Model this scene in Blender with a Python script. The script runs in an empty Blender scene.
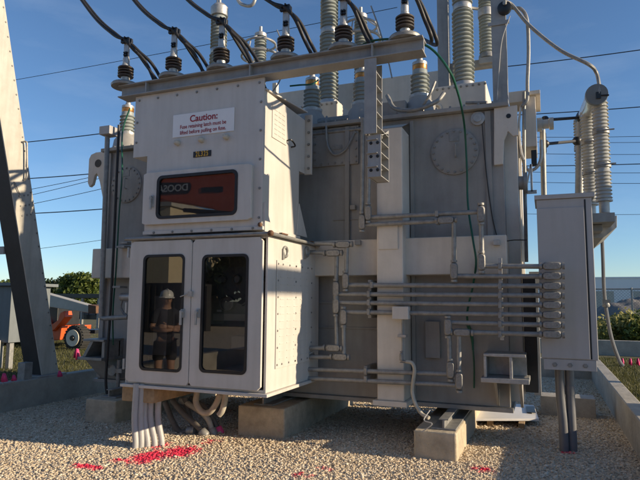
import bpy, bmesh, math, random
import numpy as np
from mathutils import Vector, Matrix, Euler
random.seed(7)
rng = np.random.default_rng(7)
scn = bpy.context.scene
COL = scn.collection
R = math.radians

# ------------------------------------------------------------------ camera model (also used to read places off the photo)
F = 565.0; YAW = R(21.7); PITCH = R(6.2); ROLL = R(-.44); H = 1.65
fw = Vector((-math.sin(YAW)*math.cos(PITCH), math.cos(YAW)*math.cos(PITCH), math.sin(PITCH)))
rt = Vector((math.cos(YAW), math.sin(YAW), 0))
up = rt.cross(fw)
CR = rt*math.cos(ROLL) - up*math.sin(ROLL)
CU = up*math.cos(ROLL) + rt*math.sin(ROLL)
CP = Vector((0, 0, H))
def ray(px, py): return fw + CR*((px-320)/F) - CU*((py-240)/F)
def aY(px, py, Y): d = ray(px, py); return CP + d*(Y/d.y)
def aX(px, py, X): d = ray(px, py); return CP + d*(X/d.x)
def aZ(px, py, Z): d = ray(px, py); return CP + d*((Z-H)/d.z)
def PY(pts, Y): return [aY(x, y, Y) for x, y in pts]

cam = bpy.data.cameras.new('camera'); co = bpy.data.objects.new('camera', cam); COL.objects.link(co)
cam.sensor_width = 36; cam.lens = 36*F/640; cam.clip_end = 2000; cam.clip_start = .05
M4 = Matrix((CR, CU, -fw)).transposed().to_4x4(); M4.translation = CP
co.matrix_world = M4
scn.camera = co

# ------------------------------------------------------------------ materials
MATS = {}
def new_mat(name):
    m = bpy.data.materials.new(name); m.use_nodes = True
    nt = m.node_tree; nt.nodes.clear()
    out = nt.nodes.new('ShaderNodeOutputMaterial'); b = nt.nodes.new('ShaderNodeBsdfPrincipled')
    nt.links.new(b.outputs[0], out.inputs[0])
    return m, nt, b, out
def mat(name, col, rough=.5, metal=0., var=.12, scale=6., streak=.0, bump=.0, bscale=60., spec=.5, col2=None, speck=0., coat=0.):
    """painted / cast / galvanised surface: two noises vary the colour and gloss, optional vertical run-off streaks, optional bump"""
    if name in MATS: return MATS[name]
    m, nt, b, out = new_mat(name); N = nt.nodes.new; L = nt.links.new
    tc = N('ShaderNodeTexCoord')
    n1 = N('ShaderNodeTexNoise'); n1.inputs['Scale'].default_value = scale; n1.inputs['Detail'].default_value = 8; n1.inputs['Roughness'].default_value = .65
    L(tc.outputs['Object'], n1.inputs['Vector'])
    rp = N('ShaderNodeValToRGB'); rp.color_ramp.elements[0].position = .3; rp.color_ramp.elements[1].position = .7
    c = Vector(col); d = Vector(col2) if col2 else c*(1-var)
    rp.color_ramp.elements[0].color = (*d, 1); rp.color_ramp.elements[1].color = (*(c*(1+var*.5)), 1)
    L(n1.outputs['Fac'], rp.inputs['Fac'])
    last = rp.outputs['Color']
    if streak:
        mp = N('ShaderNodeMapping'); mp.inputs['Scale'].default_value = (4.5, 4.5, .5); L(tc.outputs['Object'], mp.inputs['Vector'])
        n2 = N('ShaderNodeTexNoise'); n2.inputs['Scale'].default_value = 2.2; n2.inputs['Detail'].default_value = 6
        L(mp.outputs[0], n2.inputs['Vector'])
        r2 = N('ShaderNodeValToRGB'); r2.color_ramp.elements[0].position = .42; r2.color_ramp.elements[1].position = .72
        r2.color_ramp.elements[0].color = (1, 1, 1, 1); r2.color_ramp.elements[1].color = (1-streak, 1-streak*1.05, 1-streak*1.2, 1)
        L(n2.outputs['Fac'], r2.inputs['Fac'])
        mx = N('ShaderNodeMix'); mx.data_type = 'RGBA'; mx.blend_type = 'MULTIPLY'; mx.inputs['Factor'].default_value = 1
        L(last, mx.inputs['A']); L(r2.outputs['Color'], mx.inputs['B']); last = mx.outputs['Result']
    if speck:
        n4 = N('ShaderNodeTexNoise'); n4.inputs['Scale'].default_value = 38; n4.inputs['Detail'].default_value = 4; L(tc.outputs['Object'], n4.inputs['Vector'])
        r4 = N('ShaderNodeValToRGB'); r4.color_ramp.elements[0].position = .68; r4.color_ramp.elements[1].position = .76
        r4.color_ramp.elements[0].color = (1, 1, 1, 1); r4.color_ramp.elements[1].color = (1-speck, 1-speck*1.2, 1-speck*1.4, 1)
        L(n4.outputs['Fac'], r4.inputs['Fac'])
        mx = N('ShaderNodeMix'); mx.data_type = 'RGBA'; mx.blend_type = 'MULTIPLY'; mx.inputs['Factor'].default_value = 1
        L(last, mx.inputs['A']); L(r4.outputs['Color'], mx.inputs['B']); last = mx.outputs['Result']
    L(last, b.inputs['Base Color'])
    mr = N('ShaderNodeMapRange'); mr.inputs['To Min'].default_value = max(.02, rough-.12); mr.inputs['To Max'].default_value = min(1, rough+.12)
    L(n1.outputs['Fac'], mr.inputs['Value']); L(mr.outputs[0], b.inputs['Roughness'])
    b.inputs['Metallic'].default_value = metal; b.inputs['Specular IOR Level'].default_value = spec
    if coat: b.inputs['Coat Weight'].default_value = coat
    if bump:
        n3 = N('ShaderNodeTexNoise'); n3.inputs['Scale'].default_value = bscale; n3.inputs['Detail'].default_value = 5; L(tc.outputs['Object'], n3.inputs['Vector'])
        bp = N('ShaderNodeBump'); bp.inputs['Strength'].default_value = bump; bp.inputs['Distance'].default_value = .02
        L(n3.outputs['Fac'], bp.inputs['Height']); L(bp.outputs[0], b.inputs['Normal'])
    MATS[name] = m
    return m
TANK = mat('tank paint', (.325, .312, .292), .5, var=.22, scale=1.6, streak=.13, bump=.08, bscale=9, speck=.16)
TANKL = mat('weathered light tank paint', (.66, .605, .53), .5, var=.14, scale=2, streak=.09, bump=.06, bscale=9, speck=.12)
CAB = mat('cabinet paint', (.59, .555, .51), .42, var=.08, scale=2.2, streak=.10, bump=.04, bscale=6, speck=.12)
CTRL = mat('control cabinet paint', (.42, .41, .405), .45, var=.07, scale=2, streak=.08, bump=.03, bscale=5)
GALV = mat('galvanised steel', (.29, .285, .27), .5, .3, var=.3, scale=14, bump=.1, bscale=40)
GALVL = mat('bright galvanised steel', (.45, .44, .42), .45, .45, var=.25, scale=16, bump=.08)
CAST = mat('cast fitting metal', (.30, .29, .27), .5, .4, var=.3, scale=40, bump=.3, bscale=90)
STEEL = mat('painted beam steel', (.34, .335, .325), .5, var=.2, scale=5, streak=.15, bump=.06)
PORC = mat('grey green glazed porcelain', (.31, .335, .315), .22, var=.12, scale=5, coat=.4)
PORCL = mat('pale grey glazed porcelain', (.42, .42, .39), .25, var=.12, scale=5, coat=.3)
RUBBER = mat('black rubber', (.022, .021, .022), .55, var=.3, scale=12, bump=.1)
BROWN = mat('dark brown rubber skirts', (.075, .063, .057), .4, var=.2, scale=12)
COPPER = mat('copper band', (.55, .25, .08), .35, .8, var=.3, scale=20)
BRONZE = mat('rusty steel', (.17, .085, .045), .75, .2, var=.5, scale=30, bump=.3)
DARKST_SHADE = mat('dark steel and painted shade', (.045, .043, .042), .6, var=.3, scale=5, bump=.1)  # container steel; also shade put into the leg webs and tank-end box
HOSED = mat('dusty dark hose', (.13, .115, .10), .6, var=.3, scale=9, bump=.1)
CONC = mat('cast concrete', (.50, .42, .30), .9, var=.35, scale=5, bump=.5, bscale=25, speck=.35)
CONCW = mat('grey kerb concrete', (.37, .34, .29), .9, var=.3, scale=3, bump=.4, bscale=22, speck=.3)
WOOD = mat('weathered timber', (.38, .26, .14), .8, var=.4, scale=9, bump=.3, bscale=20)
PVC = mat('grey pvc conduit', (.43, .42, .40), .45, var=.12, scale=8, speck=.15)
HOSE = mat('beige pvc hose', (.46, .42, .34), .45, var=.2, scale=10)
GREEN = mat('green cable jacket', (.012, .10, .06), .4, var=.2, scale=8)
BLACKP = mat('black plastic', (.015, .015, .016), .4, var=.2, scale=10)
WIREM = mat('dark line conductor', (.035, .038, .05), .6, var=.2, scale=1)
GASKET = mat('window gasket', (.012, .012, .013), .5, var=.2, scale=30)
WHITE = mat('white sign enamel', (.80, .79, .78), .35, var=.03, scale=6)
WHITEB = mat('white painted board', (.74, .73, .72), .45, var=.08, scale=6)
REDINK = mat('red ink', (.33, .015, .03), .5, var=.05)
YELINK = mat('yellow numerals', (.72, .40, .03), .45, var=.05)
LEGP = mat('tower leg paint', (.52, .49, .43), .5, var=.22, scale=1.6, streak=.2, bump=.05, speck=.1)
ORANGE = mat('orange machine paint', (.72, .11, .025), .4, var=.12, scale=4, speck=.15)
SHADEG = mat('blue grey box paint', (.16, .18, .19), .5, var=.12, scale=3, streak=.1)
GREYP = mat('grey machine paint', (.46, .43, .36), .45, var=.15, scale=4)
TYRE = mat('tyre rubber', (.03, .029, .027), .85, var=.3, scale=14, bump=.3)
RIMW = mat('cream wheel rim', (.72, .66, .52), .5, var=.15, scale=10)
PINK = mat('pink flag vinyl', (.80, .07, .22), .5, var=.1, scale=10)
SKIN = mat('skin', (.42, .24, .16), .55, var=.08, scale=12)
SHIRT = mat('dark navy shirt cloth', (.022, .024, .034), .85, var=.3, scale=14, bump=.2)
SHORTS = mat('dark shorts cloth', (.03, .028, .026), .85, var=.3, scale=14)
HATW = mat('white hard hat shell', (.82, .80, .74), .3, var=.03)
LAMPY = mat('amber cap', (.5, .46, .38), .35, var=.1)
INSIDE = mat('cabinet interior', (.28, .28, .27), .6, var=.15)
MESHG = mat('galvanised fence wire', (.22, .22, .22), .5, .5, var=.2)
FARW = mat('far pale cladding', (.78, .78, .77), .7, var=.1, scale=.1)
FARB = mat('beige render wall', (.62, .52, .34), .8, var=.1, scale=.6)
FARH = mat('spoil heap earth', (.17, .16, .15), .95, var=.35, scale=.4, bump=.4, bscale=2)
BARK = mat('bark', (.10, .075, .055), .95, var=.3, scale=8, bump=.4)

def foliage(name, c1, c2):
    m, nt, b, out = new_mat(name); N = nt.nodes.new; L = nt.links.new
    g = N('ShaderNodeNewGeometry'); rp = N('ShaderNodeValToRGB')
    rp.color_ramp.elements[0].color = (*c1, 1); rp.color_ramp.elements[1].color = (*c2, 1)
    L(g.outputs['Random Per Island'], rp.inputs['Fac']); L(rp.outputs[0], b.inputs['Base Color']); b.inputs['Roughness'].default_value = .6
    tr = N('ShaderNodeBsdfTranslucent'); L(rp.outputs[0], tr.inputs[0]); mx = N('ShaderNodeMixShader'); mx.inputs[0].default_value = .35
    L(b.outputs[0], mx.inputs[1]); L(tr.outputs[0], mx.inputs[2]); L(mx.outputs[0], out.inputs[0])
    return m
LEAF = foliage('bright leaves', (.05, .085, .015), (.16, .19, .035))
LEAFD = foliage('dark leaves', (.018, .032, .010), (.05, .07, .02))
LEAFY = foliage('olive bush leaves', (.15, .155, .04), (.40, .36, .11))
PVCD = mat('dark grey pvc', (.17, .17, .175), .45, var=.15, scale=8, speck=.1)
GRASSM = foliage('grass blades', (.05, .06, .015), (.16, .15, .05))

def glass_mat():
    m, nt, b, out = new_mat('tinted window glass'); N = nt.nodes.new; L = nt.links.new
    nt.nodes.remove(b)
    gl = N('ShaderNodeBsdfGlossy'); gl.inputs['Roughness'].default_value = .012; gl.inputs['Color'].default_value = (.95, .97, 1, 1)
    tr = N('ShaderNodeBsdfTransparent'); tr.inputs['Color'].default_value = (.62, .63, .64, 1)
    fr = N('ShaderNodeFresnel'); fr.inputs['IOR'].default_value = 1.85
    tc = N('ShaderNodeTexCoord'); n = N('ShaderNodeTexNoise'); n.inputs['Scale'].default_value = 1.6; L(tc.outputs['Object'], n.inputs['Vector'])
    bp = N('ShaderNodeBump'); bp.inputs['Strength'].default_value = .012; bp.inputs['Distance'].default_value = .02; L(n.outputs['Fac'], bp.inputs['Height'])
    L(bp.outputs[0], gl.inputs['Normal'])
    mx = N('ShaderNodeMixShader'); L(fr.outputs[0], mx.inputs[0]); L(tr.outputs[0], mx.inputs[1]); L(gl.outputs[0], mx.inputs[2]); L(mx.outputs[0], out.inputs[0])
    return m
GLASS = glass_mat()

# paint spots sprayed on the gravel: px centre, px radii on the photo's ground -> world ellipse
SPOTS = [((150, 457), .30, .16, .85), ((180, 452), .34, .14, .85), ((160, 446), .2, .1, .7), ((210, 442), .26, .12, .62), ((88, 467), .34, .05, .8), ((118, 461), .28, .06, .66),
         ((482, 470), .26, .10, .66), ((300, 475), .34, .10, .58), ((325, 470), .24, .1, .56), ((568, 452), .22, .10, .6), ((88, 418), .12, .12, .5), ((232, 440), .2, .1, .45), ((523, 415), .2, .1, .3)]
def gravel_mat(name, islands):
    m, nt, b, out = new_mat(name); N = nt.nodes.new; L = nt.links.new
    g = N('ShaderNodeNewGeometry')
    rp = N('ShaderNodeValToRGB'); el = rp.color_ramp.elements
    cols = [(.0, (.26, .20, .135)), (.2, (.54, .425, .29)), (.5, (.64, .525, .37)), (.72, (.47, .39, .28)), (.88, (.70, .60, .45)), (1, (.76, .68, .54))]
    el[0].color = (*cols[0][1], 1); el[1].color = (*cols[-1][1], 1)
    for p, c in cols[1:-1]:
        e = el.new(p); e.color = (*c, 1)
    if islands: L(g.outputs['Random Per Island'], rp.inputs['Fac'])
    else:
        v = N('ShaderNodeTexVoronoi'); v.inputs['Scale'].default_value = 30; L(g.outputs['Position'], v.inputs['Vector'])
        sp = N('ShaderNodeSeparateColor'); L(v.outputs['Color'], sp.inputs[0]); L(sp.outputs[0], rp.inputs['Fac'])
        bp = N('ShaderNodeBump'); bp.invert = True; bp.inputs['Strength'].default_value = 1; bp.inputs['Distance'].default_value = .012
        L(v.outputs['Distance'], bp.inputs['Height']); L(bp.outputs[0], b.inputs['Normal'])
    # sprayed marking paint (a real stain on the stones)
    acc = None
    for (px, py), rx, ry, s in SPOTS:
        c = aZ(px, py, 0)
        sb = N('ShaderNodeVectorMath'); sb.operation = 'SUBTRACT'; L(g.outputs['Position'], sb.inputs[0]); sb.inputs[1].default_value = (c.x, c.y, 0)
        ml = N('ShaderNodeVectorMath'); ml.operation = 'MULTIPLY'; L(sb.outputs[0], ml.inputs[0]); ml.inputs[1].default_value = (1/rx, 1/(ry*3), 0)
        ln = N('ShaderNodeVectorMath'); ln.operation = 'LENGTH'; L(ml.outputs[0], ln.inputs[0])
        mr = N('ShaderNodeMapRange'); mr.inputs['From Min'].default_value = 1.5; mr.inputs['From Max'].default_value = 0; mr.inputs['To Max'].default_value = s; L(ln.outputs['Value'], mr.inputs['Value'])
        if acc is None: acc = mr.outputs[0]
        else:
            mm = N('ShaderNodeMath'); mm.operation = 'MAXIMUM'; L(acc, mm.inputs[0]); L(mr.outputs[0], mm.inputs[1]); acc = mm.outputs[0]
    n = N('ShaderNodeTexNoise'); n.inputs['Scale'].default_value = 13; n.inputs['Detail'].default_value = 5; n.inputs['Roughness'].default_value = .7; L(g.outputs['Position'], n.inputs['Vector'])
    ad = N('ShaderNodeMath'); ad.operation = 'ADD'; L(acc, ad.inputs[0]); L(n.outputs['Fac'], ad.inputs[1])
    th = N('ShaderNodeMapRange'); th.inputs['From Min'].default_value = .97; th.inputs['From Max'].default_value = 1.13; L(ad.outputs[0], th.inputs['Value'])
    # paint only reaches near the marks
    gt = N('ShaderNodeMath'); gt.operation = 'MULTIPLY'; L(th.outputs[0], gt.inputs[0])
    g2 = N('ShaderNodeMath'); g2.operation = 'GREATER_THAN'; g2.inputs[1].default_value = .05; L(acc, g2.inputs[0]); L(g2.outputs[0], gt.inputs[1])
    mx = N('ShaderNodeMix'); mx.data_type = 'RGBA'; L(gt.outputs[0], mx.inputs['Factor']); L(rp.outputs[0], mx.inputs['A']); mx.inputs['B'].default_value = (.74, .035, .085, 1)
    L(mx.outputs['Result'], b.inputs['Base Color']); b.inputs['Roughness'].default_value = .85
    return m
GRAV = gravel_mat('gravel sheet stones', False); GRAVS = gravel_mat('loose gravel stones', True)
GRASSG = mat('grass ground', (.075, .075, .03), .95, var=.5, scale=1.2, bump=.5, bscale=30, col2=(.11, .095, .05))

# ------------------------------------------------------------------ mesh builder
class MB:
    def __init__(s): s.v = []; s.f = []
    def add(s, vs, fs):
        o = len(s.v); s.v += [Vector(p) for p in vs]; s.f += [tuple(i+o for i in f) for f in fs]; return s
    def box(s, a, b):
        x0, x1 = sorted((a[0], b[0])); y0, y1 = sorted((a[1], b[1])); z0, z1 = sorted((a[2], b[2]))
        return s.add([(x0,y0,z0),(x1,y0,z0),(x1,y1,z0),(x0,y1,z0),(x0,y0,z1),(x1,y0,z1),(x1,y1,z1),(x0,y1,z1)],
              [(0,3,2,1),(4,5,6,7),(0,1,5,4),(1,2,6,5),(2,3,7,6),(3,0,4,7)])
    def prism(s, poly, vec):
        n = len(poly); vec = Vector(vec); p = [Vector(q) for q in poly]
        return s.add(p+[q+vec for q in p], [tuple(range(n))[::-1], tuple(range(n, 2*n))]+[(i, (i+1)%n, n+(i+1)%n, n+i) for i in range(n)])
    def bar(s, a, b, w, d, upv=(0,0,1)):
        a = Vector(a); b = Vector(b); t = (b-a).normalized(); u = Vector(upv)
        if abs(t.dot(u)) > .98: u = Vector((0,1,0))
        x = t.cross(u).normalized()*w/2; y = x.cross(t).normalized()*d/2
        return s.prism([a-x-y, a+x-y, a+x+y, a-x+y], b-a)
    def tube(s, pts, r, n=10, cap=True):
        P = [Vector(p) for p in pts]; m = len(P); rs = r if isinstance(r, (list, tuple)) else [r]*m
        t0 = (P[1]-P[0]).normalized(); u = Vector((0,0,1)) if abs(t0.z) < .9 else Vector((1,0,0))
        u = (u-t0*u.dot(t0)).normalized(); vs = []
        for i in range(m):
            t = (P[min(i+1,m-1)]-P[max(i-1,0)]).normalized()
            u = (u-t*u.dot(t)).normalized(); w = t.cross(u)
            for k in range(n):
                a = 2*math.pi*k/n; vs.append(P[i]+(u*math.cos(a)+w*math.sin(a))*rs[i])
        fs = [(i*n+k, i*n+(k+1)%n, (i+1)*n+(k+1)%n, (i+1)*n+k) for i in range(m-1) for k in range(n)]
        if cap: fs += [tuple(range(n))[::-1], tuple(range((m-1)*n, m*n))]
        return s.add(vs, fs)
    def lathe(s, prof, base, axis=(0,0,1), n=20):
        """prof: [(r, h)...] along axis from base"""
        ax = Vector(axis).normalized(); u = Vector((1,0,0)) if abs(ax.x) < .9 else Vector((0,1,0)); u = (u-ax*u.dot(ax)).normalized(); w = ax.cross(u)
        B = Vector(base); vs = []; m = len(prof)
        for r, h in prof:
            for k in range(n):
                a = 2*math.pi*k/n; vs.append(B+ax*h+(u*math.cos(a)+w*math.sin(a))*max(r, .0004))
        fs = [(i*n+k, i*n+(k+1)%n, (i+1)*n+(k+1)%n, (i+1)*n+k) for i in range(m-1) for k in range(n)]
        fs += [tuple(range(n))[::-1], tuple(range((m-1)*n, m*n))]
        return s.add(vs, fs)
    def torus(s, c, axis, Rr, r, n=28, k=8, a0=0, a1=2*math.pi):
        ax = Vector(axis).normalized(); u = Vector((1,0,0)) if abs(ax.x) < .9 else Vector((0,1,0)); u = (u-ax*u.dot(ax)).normalized(); w = ax.cross(u)
        pts = [Vector(c)+(u*math.cos(a0+(a1-a0)*i/n)+w*math.sin(a0+(a1-a0)*i/n))*Rr for i in range(n+1)]
        return s.tube(pts, r, k, cap=False)
    def ball(s, c, r, n=12, sc=(1,1,1)):
        vs = []; c = Vector(c)
        for i in range(1, n//2):
            for k in range(n):
                t = math.pi*i/(n//2); a = 2*math.pi*k/n
                vs.append(c+Vector((math.sin(t)*math.cos(a)*r*sc[0], math.sin(t)*math.sin(a)*r*sc[1], math.cos(t)*r*sc[2])))
        m = n//2-1; fs = [(i*n+k, (i+1)*n+k, (i+1)*n+(k+1)%n, i*n+(k+1)%n) for i in range(m-1) for k in range(n)]
        fs += [tuple(range(n)), tuple(range((m-1)*n, m*n))[::-1]]
        return s.add(vs, fs)
    def bolts(s, pts, axis, r=.011, h=.012):
        for p in pts: s.lathe([(r*1.5, 0), (r*1.5, h*.3), (r, h*.3), (r, h)], p, axis, 6)
        return s
    def build(s, name, m, parent=None, bev=0., smooth=None, origin=None):
        o0 = Vector(parent['_o']) if parent is not None else (Vector(origin) if origin is not None else Vector((0,0,0)))
        me = bpy.data.meshes.new(name); me.from_pydata([tuple(v-o0) for v in s.v], [], s.f); me.validate()
        bm = bmesh.new(); bm.from_mesh(me); bmesh.ops.recalc_face_normals(bm, faces=bm.faces); bm.to_mesh(me); bm.free()
        if smooth is None: smooth = not bev
        if smooth:
            me.polygons.foreach_set('use_smooth', [True]*len(me.polygons)); me.set_sharp_from_angle(angle=R(38))
        me.materials.append(m)
        ob = bpy.data.objects.new(name, me); COL.objects.link(ob)
        if parent is not None: ob.parent = parent
        else: ob.location = o0
        ob['_o'] = tuple(o0)
        if bev:
            md = ob.modifiers.new('bevel', 'BEVEL'); md.width = bev; md.segments = 2; md.limit_method = 'ANGLE'; md.angle_limit = R(35); md.harden_normals = False
        return ob
def spl(pts, n=8):
    """Catmull-Rom through points"""
    P = [Vector(p) for p in pts]; P = [P[0]*2-P[1]]+P+[P[-1]*2-P[-2]]; out = []
    for i in range(1, len(P)-2):
        a, b, c, d = P[i-1:i+3]
        for k in range(n):
            t = k/n; out.append(.5*((2*b)+(c-a)*t+(2*a-5*b+4*c-d)*t*t+(3*b-a-3*c+d)*t**3))
    return out+[P[-2]]
def tag(o, label, cat, group=None, kind=None):
    if label: o['label'] = label
    if cat: o['category'] = cat
    if group: o['group'] = group
    if kind: o['kind'] = kind
    return o
def thing(name, loc, label, cat, group=None):
    o = bpy.data.objects.new(name, None); COL.objects.link(o); o.location = loc; o['_o'] = tuple(loc); o.empty_display_size = .1
    return tag(o, label, cat, group)
def struct(o): o['kind'] = 'structure'; return o
def dup(root, loc, label, rot=None):
    r = root.copy(); COL.objects.link(r); r.location = loc; r['label'] = label
    if rot: r.rotation_euler = rot
    for ch in list(root.children):
        c = ch.copy(); COL.objects.link(c); c.parent = r
        for g in list(ch.children):
            d = g.copy(); COL.objects.link(d); d.parent = c
    return r
def text(name, body, size, m, loc, rot, parent=None, align='CENTER', off=0., sx=1., sp=1.):
    cu = bpy.data.curves.new(name, 'FONT'); cu.body = body; cu.size = size; cu.space_character = sp; cu.align_x = align; cu.align_y = 'CENTER'; cu.extrude = .0006; cu.offset = off
    cu.materials.append(m); o = bpy.data.objects.new(name, cu); COL.objects.link(o)
    dg = bpy.context.evaluated_depsgraph_get(); me = bpy.data.meshes.new_from_object(o.evaluated_get(dg)); me.name = name; bpy.data.objects.remove(o); bpy.data.curves.remove(cu); o = bpy.data.objects.new(name, me); COL.objects.link(o); 
    if not me.materials: me.materials.append(m)
    o.location = Vector(loc)-(Vector(parent['_o']) if parent else Vector()); o.rotation_euler = rot; o.scale = (sx, 1, 1)
    if parent: o.parent = parent
    return o
def rrect(x0, x1, z0, z1, r, y, n=5):
    pts = []
    for cx, cz, a in ((x1-r, z0+r, -90), (x1-r, z1-r, 0), (x0+r, z1-r, 90), (x0+r, z0+r, 180)):
        for k in range(n+1):
            t = R(a+90*k/n); pts.append(Vector((cx+r*math.cos(t), y, cz+r*math.sin(t))))
    return pts
def frame_prism(mb, outer, inner, vec):
    """outer/inner loops of the same length, extruded by vec"""
    n = len(outer); v = Vector(vec); vs = outer+inner+[p+v for p in outer]+[p+v for p in inner]; fs = []
    for i in range(n):
        j = (i+1)%n
        fs += [(i, j, n+j, n+i), (2*n+i, 3*n+i, 3*n+j, 2*n+j), (i, 2*n+i, 2*n+j, j), (n+i, n+j, 3*n+j, 3*n+i)]
    return mb.add(vs, fs)
def plate_with_hole(x0, x1, z0, z1, hx0, hx1, hz0, hz1, r, y, t):
    n = 5; inner = rrect(hx0, hx1, hz0, hz1, r, y, n); k = n+1; outer = []
    cs = [(x1, z0), (x1, z1), (x0, z1), (x0, z0)]
    for q in range(4):
        for i in range(k):
            p = inner[q*k+i]; cx, cz = cs[q]
            f = i/n
            if q == 0: o = (p.x+(x1-p.x)*f, z0+(p.z-z0)*0) if f < .5 else (x1, z0+(p.z-z0)*(f-.5)*2)
            elif q == 1: o = (x1, p.z+(z1-p.z)*f*2) if f < .5 else (x1+(p.x-x1)*(f-.5)*2, z1)
            elif q == 2: o = (p.x+(x0-p.x)*f*2, z1) if f < .5 else (x0, z1+(p.z-z1)*(f-.5)*2)
            else: o = (x0, p.z+(z0-p.z)*f*2) if f < .5 else (x0+(p.x-x0)*(f-.5)*2, z0)
            if q == 0 and f < .5: o = (p.x+(x1-p.x)*f*2, z0)
            outer.append(Vector((o[0], y, o[1])))
    return frame_prism(MB(), outer, inner, (0, t, 0))

# ------------------------------------------------------------------ ground and setting
KR0, KR1, KL0, KL1 = .88, 1.07, -7.62, -7.42
YF, YB = 13.9, -9.0
struct(MB().add([(KL1-.05, YB, 0), (KR0+.05, YB, 0), (KR0+.05, YF+.05, 0), (KL1-.05, YF+.05, 0)], [(0,1,2,3)]).build('gravel_yard_ground', GRAV))
G = MB(); z = .2
def sheet(x0, y0, x1, y1): G.add([(x0,y0,z),(x1,y0,z),(x1,y1,z),(x0,y1,z)], [(0,1,2,3)])
sheet(-700, -700, KL0+.02, 900); sheet(KR1-.02, -700, 700, 900); sheet(KL0+.02, YF+.15, KR1-.02, 900); sheet(KL0+.02, -700, KR1-.02, YB)
struct(G.build('grass_ground', GRASSG))
K = MB()
def kerb(name, a, b, label):
    o = MB().box((a[0], a[1], -.1), (b[0], b[1], .42)).build(name, CONCW, bev=.015); return tag(o, label, 'low wall')
kerb('containment_wall', (KR0, YB), (KR1, YF), 'low concrete containment wall along the right edge of the gravel yard')
kerb('containment_wall', (KL0, YB), (KL1, YF), 'low concrete containment wall along the left edge of the gravel under the steel leg')
kerb('containment_wall', (KL0, YF+.003), (KR1, YF+.19), 'low concrete containment wall closing the far end of the gravel yard')

RD = MB()
for x0, y0, x1, y1 in ((-45,-17,KL0-.3,1.5),(KR1+.3,-17,45,4.5),(KL0-.3,-17,KR1+.3,YB-.02)): RD.add([(x0,y0,.206),(x1,y0,.206),(x1,y1,.206),(x0,y1,.206)], [(0,1,2,3)])
struct(RD.build('gravel_road', GRAV))
# loose stones
def stones(N, xr, yr, rmin, rmax, zoff, dens=None):
    phi = (1+5**.5)/2
    V = np.array([(-1,phi,0),(1,phi,0),(-1,-phi,0),(1,-phi,0),(0,-1,phi),(0,1,phi),(0,-1,-phi),(0,1,-phi),(phi,0,-1),(phi,0,1),(-phi,0,-1),(-phi,0,1)], float)
    V /= np.linalg.norm(V[0])
    T = np.array([(0,11,5),(0,5,1),(0,1,7),(0,7,10),(0,10,11),(1,5,9),(5,11,4),(11,10,2),(10,7,6),(7,1,8),(3,9,4),(3,4,2),(3,2,6),(3,6,8),(3,8,9),(4,9,5),(2,4,11),(6,2,10),(8,6,7),(9,8,1)])
    x = rng.uniform(*xr, N); y = yr[0]+(yr[1]-yr[0])*rng.random(N)**1.5
    r = rng.uniform(rmin, rmax, N)*(1+.4*(rng.random(N) < .06))
    rad = 1+rng.normal(0, .16, (N, 12, 1)); sc = rng.uniform(.7, 1.25, (N, 1, 3)); sc[:, :, 2] *= .62
    P = V[None]*rad*sc*r[:, None, None]
    a = rng.uniform(0, 6.283, N); t = rng.normal(0, .5, N); ca, sa, ct, st = np.cos(a)[:,None], np.sin(a)[:,None], np.cos(t)[:,None], np.sin(t)[:,None]
    X, Y, Z = P[...,0], P[...,1], P[...,2]
    Y, Z = Y*ct-Z*st, Y*st+Z*ct; X, Y = X*ca-Y*sa, X*sa+Y*ca
    X = X+x[:,None]; Y = Y+y[:,None]; Z = Z+(r*rng.uniform(zoff, .38, N))[:,None]
    return np.stack([X,Y,Z],-1).reshape(-1,3), (T[None]+12*np.arange(N)[:,None,None]).reshape(-1,3)
def np_mesh(name, co_, tri, m):
    me = bpy.data.meshes.new(name); k = tri.shape[1]
    me.vertices.add(len(co_)); me.vertices.foreach_set('co', co_.astype(np.float32).ravel())
    me.loops.add(tri.size); me.loops.foreach_set('vertex_index', tri.astype(np.int32).ravel())
    me.polygons.add(len(tri)); me.polygons.foreach_set('loop_start', np.arange(0, tri.size, k, dtype=np.int32)); me.polygons.foreach_set('loop_total', np.full(len(tri), k, np.int32))
    me.update(); me.validate(); me.materials.append(m)
    o = bpy.data.objects.new(name, me); COL.objects.link(o); return o
c1, t1 = stones(125000, (-7.4, .86), (3.7, 13.6), .007, .0165, -.1)
o = np_mesh('gravel', c1, t1, GRAVS); tag(o, 'loose tan and grey crushed stone covering the yard', 'gravel', kind='stuff')

# grass blades on both sides
def blades(regs, N, h, w):
    cs = []
    for (x0, x1, y0, y1), k in zip(regs, N):
        b = np.stack([rng.uniform(x0, x1, k), rng.uniform(y0, y1, k), np.full(k, .2)], -1)
        a = rng.uniform(0, 6.283, k); hh = h*rng.uniform(.4, 1.1, k); d = np.stack([np.cos(a), np.sin(a), 0*a], -1)*w*rng.uniform(.6, 1.2, k)[:,None]
        lean = np.stack([rng.normal(0, .4, k)*hh, rng.normal(0, .4, k)*hh, hh], -1)
        cs.append(np.stack([b-d, b+d, b+lean], 1))
    c = np.concatenate(cs).reshape(-1, 3); return c, np.arange(len(c)).reshape(-1, 3)
cg, tg = blades([(1.08, 3.2, 6.5, 17), (-17, -7.64, 6, 16), (-30, -10, 16, 24)], (26000, 60000, 12000), .075, .008)
tag(np_mesh('grass', cg, tg, GRASSM), 'patchy dry green grass beyond the concrete walls', 'grass', kind='stuff')

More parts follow.
